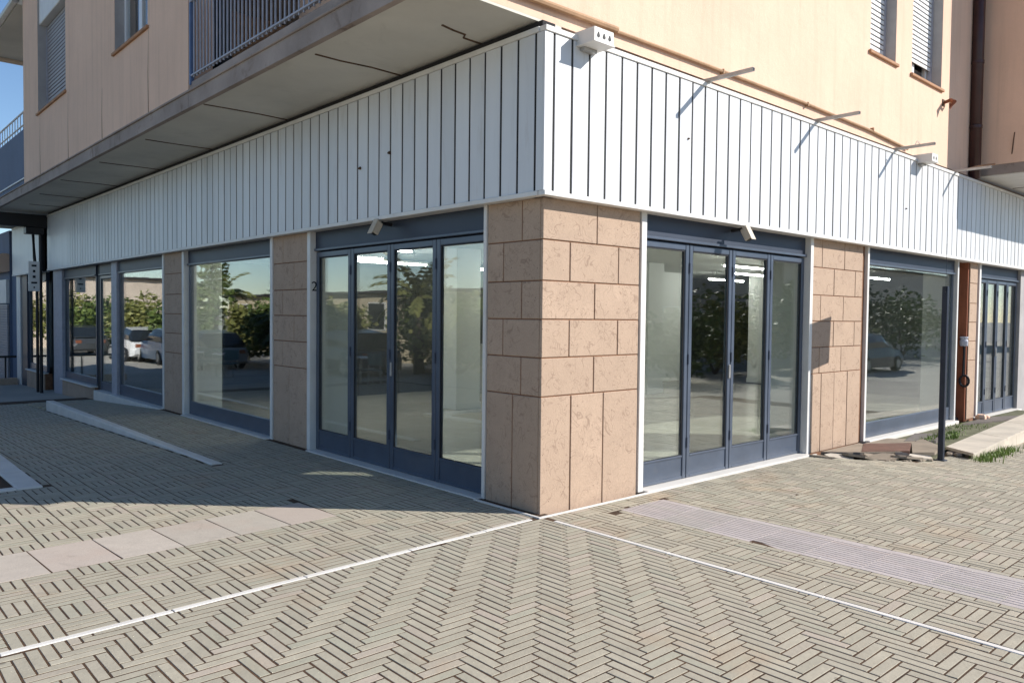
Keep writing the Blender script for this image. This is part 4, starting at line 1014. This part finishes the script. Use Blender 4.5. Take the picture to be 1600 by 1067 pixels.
def car(label, x, y, rz, body, L=4.1):
    z = gfar(x, y); t = thing('parked_car', label, 'car', (x, y, z), rz, 'cars parked across the street'); w = 0.86
    def loft(secs, mat, name):
        m = MB(); n = len(secs[0]); vs = [p for s_ in secs for p in s_]
        fs = [(i*n+j, i*n+(j+1) % n, (i+1)*n+(j+1) % n, (i+1)*n+j) for i in range(len(secs)-1) for j in range(n)]+[tuple(range(n-1, -1, -1)), tuple(range((len(secs)-1)*n, len(secs)*n))]
        m.add(vs, fs); return m.build(name, mat, t, smooth=False)
    def ring(xx, zlo, zhi, hw, tw): return [(xx, -hw, zlo), (xx, hw, zlo), (xx, hw*1.02, (zlo+zhi)/2), (xx, hw*tw, zhi), (xx, -hw*tw, zhi), (xx, -hw*1.02, (zlo+zhi)/2)]
    loft([ring(-L/2, .35, .62, w*.8, .9), ring(-L/2+.12, .24, .86, w*.96, .92), ring(-L*.3, .2, .93, w, .93), ring(L*.18, .2, .95, w, .93), ring(L*.38, .22, .84, w*.98, .92), ring(L/2-.06, .26, .72, w*.9, .9), ring(L/2, .36, .6, w*.75, .9)], body, 'body')
    loft([ring(-L*.46, .90, .93, w*.9, .93), ring(-L*.34, .9, 1.38, w*.88, .82), ring(-L*.05, .9, 1.47, w*.88, .80), ring(L*.08, .9, 1.42, w*.88, .80), ring(L*.24, .9, .95, w*.9, .93)], 'car_glass', 'window_band')
    loft([ring(-L*.34, 1.375, 1.40, w*.73, .95), ring(-L*.05, 1.465, 1.49, w*.72, .95), ring(L*.085, 1.415, 1.44, w*.72, .95)], body, 'roof')
    for sx in (-L*.31, L*.31):
        for sy in (-w+.06, w-.06):
            M = Matrix.Translation((sx, sy, .31)) @ Matrix.Rotation(math.pi/2, 4, 'X')
            wh = link('wheel', None, t); m = MB(); m.lathe([(0.2, -.1), (0.31, -.09), (0.31, .09), (0.2, .1)], 18); m.v = [tuple(M @ Vector(p)) for p in m.v]; m.build('tyre', 'rubber', wh)
            m = MB(); m.lathe([(0.05, -.105), (0.19, -.103), (0.19, .103), (0.05, .105)], 12); m.v = [tuple(M @ Vector(p)) for p in m.v]; m.build('rim', 'galvanised', wh)
    for sy in (-.55, .55):
        MB().cbox(L/2-.1, sy-.14, .58, L/2-.02, sy+.14, .70, .02).build('headlight', 'white_trim', t); MB().cbox(-L/2+.0, sy-.12, .62, -L/2+.09, sy+.12, .78, .02).build('tail_light', 'rust_paint', t)
def chair(label, x, y, rz, first=[None]):
    z = gfar(x, y)
    if first[0] is None:
        t = thing('cafe_chair', label, 'chair', (x, y, z), rz, 'cafe chairs across the street'); first[0] = t
        MB().cbox(-.22, -.22, .43, .22, .22, .46, .01).build('seat', 'chair_teal', t)
        MB().cbox(-.22, .19, .56, .22, .22, .88, .01).build('backrest', 'chair_teal', t)
        for sx in (-.19, .19):
            MB().tube([(sx, -.19, 0), (sx, -.18, .44)], .013, 6).build('leg', 'galvanised', t); MB().tube([(sx, .22, 0), (sx, .19, .44), (sx, .205, .86)], .013, 6).build('leg', 'galvanised', t)
        return t
    c = copy_tree(first[0]); c.location = (x, y, z); c.rotation_euler = (0, 0, rz); c['label'] = label; return c
def table(label, x, y):
    z = gfar(x, y); t = thing('cafe_table', label, 'table', (x, y, z), 0, 'cafe tables across the street')
    MB().lathe([(0.36, .71), (.38, .72), (.38, .735), (.36, .745)], 20).build('table_top', 'table_white', t)
    MB().tube([(0, 0, .02), (0, 0, .71)], .025, 8).build('stem', 'galvanised', t); MB().lathe([(0.22, 0), (.22, .015), (.04, .03)], 14).build('foot', 'galvanised', t)

def block(name, label, x0, y0, x1, y1, h, mat, roof, wins):
    t = thing(name, label, 'building', (x0, y0, gfar(x0, y0)))
    MB().box(0, 0, -0.5, x1-x0, y1-y0, h).build('wall', mat, t)
    MB().cbox(-.25, -.25, h, x1-x0+.25, y1-y0+.25, h+.14, .03).build('roof', roof, t)
    for (face, a, z0, z1, w) in wins:
        o = link('window', None, t)
        if face == 'E': q = (x1-x0, a, z0, x1-x0+.03, a+w, z1)
        elif face == 'S': q = (a, -.03, z0, a+w, 0, z1)
        elif face == 'N': q = (a, y1-y0, z0, a+w, y1-y0+.03, z1)
        MB().box(*q).build('frame', 'white_trim', o)
        f = .06
        if face == 'E': MB().box(q[3], a+f, z0+f, q[3]+.01, a+w-f, z1-f).build('pane', 'car_glass', o)
        elif face == 'S': MB().box(a+f, -.04, z0+f, a+w-f, -.03, z1-f).build('pane', 'car_glass', o)
        else: MB().box(a+f, q[4], z0+f, a+w-f, q[4]+.01, z1-f).build('pane', 'car_glass', o)
block('low_house', 'long cream one storey building with dark roof mirrored in the windows', -22, 8, -15, 44, 2.7, 'cream_wall', 'roof_dark', [('E', 3+5*k, 1.0, 2.3, 1.4) for k in range(7)])
block('low_house', 'cream house closing the street, mirrored in the farthest windows', -13, 48, 8, 56, 4.2, 'plaster_pale', 'roof_dark', [('S', 2+4*k, 1.2, 2.6, 1.3) for k in range(5)])
block('low_house', 'pale house mirrored in the glass of the sunlit front', 20, -26, 70, -18, 5.4, 'plaster_pale', 'roof_dark', [('N', 2+4*k, 1.2, 2.6, 1.3) for k in range(5)])
block('low_house', 'grey house far along the street, mirrored in the sunlit glass', 72, -16, 80, 0, 6.0, 'reveal_grey', 'roof_dark', [])
conifer('slender conifer mirrored in the window beyond the third pillar', -8.6, 30.0, 5.2)
palm('tall palm mirrored in the folding door of the shaded front', -10.5, 17.0, 2.6, 22, 1.9)
palm('palm with drooping fronds mirrored beside the conifer', -10.0, 33.0, 3.0, 22, 2.0)
palm('short spiky palm mirrored in the wide window', -9.0, 23.0, 1.9, 22, 1.7, 'leaf_dark')
ROW = ((-11, 11.0, 1.3, 'leaf_yellow'), (-11, 13.4, 1.5, 'leaf_green'), (-11.4, 16.0, 1.7, 'leaf_yellow'), (-11.6, 18.8, 1.9, 'leaf_green'), (-9.8, 21.0, 1.5, 'leaf_yellow'), (-9.6, 24.6, 1.7, 'leaf_green'), (-9.0, 27.6, 1.5, 'leaf_yellow'),
       (-8.2, 31.8, 1.5, 'leaf_green'), (-7.8, 36, 1.8, 'leaf_yellow'), (-7, 40, 1.8, 'leaf_green'), (-5.5, 44, 2.0, 'leaf_yellow'))
for k, (x, y, r, mt) in enumerate(ROW):
    bush('shrub in the mirrored row, %s from its near end' % ('nearest', 'second', 'third', 'fourth', 'fifth', 'sixth', 'seventh', 'eighth', 'ninth', 'tenth', 'last')[k], x, y, r, mt, 3000)
for k, (x, y, r, mt) in enumerate(((17, -10.5, 1.5, 'leaf_green'), (20.5, -11.5, 1.9, 'leaf_yellow'), (25, -12.5, 2.2, 'leaf_green'), (30, -13, 2.4, 'leaf_yellow'), (35, -13, 2.4, 'leaf_dark'), (41, -13, 2.6, 'leaf_green'))):
    bush('shrub mirrored in the sunlit front, %s from the camera' % ('nearest', 'second', 'third', 'fourth', 'fifth', 'farthest')[k], x, y, r, mt, 2200, 'shrub', 'shrubs before the sunlit front')
car('white parked car mirrored beyond the third pillar', -6.6, 33.5, math.radians(92), 'car_white')
car('silver parked car mirrored in the wide window', -7.0, 26.5, math.radians(88), 'car_silver')
car('dark parked car mirrored in the folding door', -8.6, 18.4, math.radians(90), 'car_dark')
car('grey parked car mirrored in the farthest shop window', -5.6, 39.5, math.radians(90), 'car_grey')
car('pale blue parked car mirrored between the white and silver cars', -6.9, 30.3, math.radians(91), 'car_blue')
car('dark parked car mirrored in the sunlit window', 27, -9.0, math.radians(2), 'car_dark')
for k, (x, y) in enumerate(((-5.2, 20.2), (-5.6, 23.0), (-6.2, 13.6))):
    nm = ('middle', 'farthest', 'nearest')[k]
    table('round white cafe table across the street, %s of three' % nm, x, y)
    chair('teal cafe chair on the near side of the %s mirrored table' % nm, x+0.1, y-0.62, math.radians(180)); chair('teal cafe chair on the far side of the %s mirrored table' % nm, x-0.1, y+0.62, 0.1)
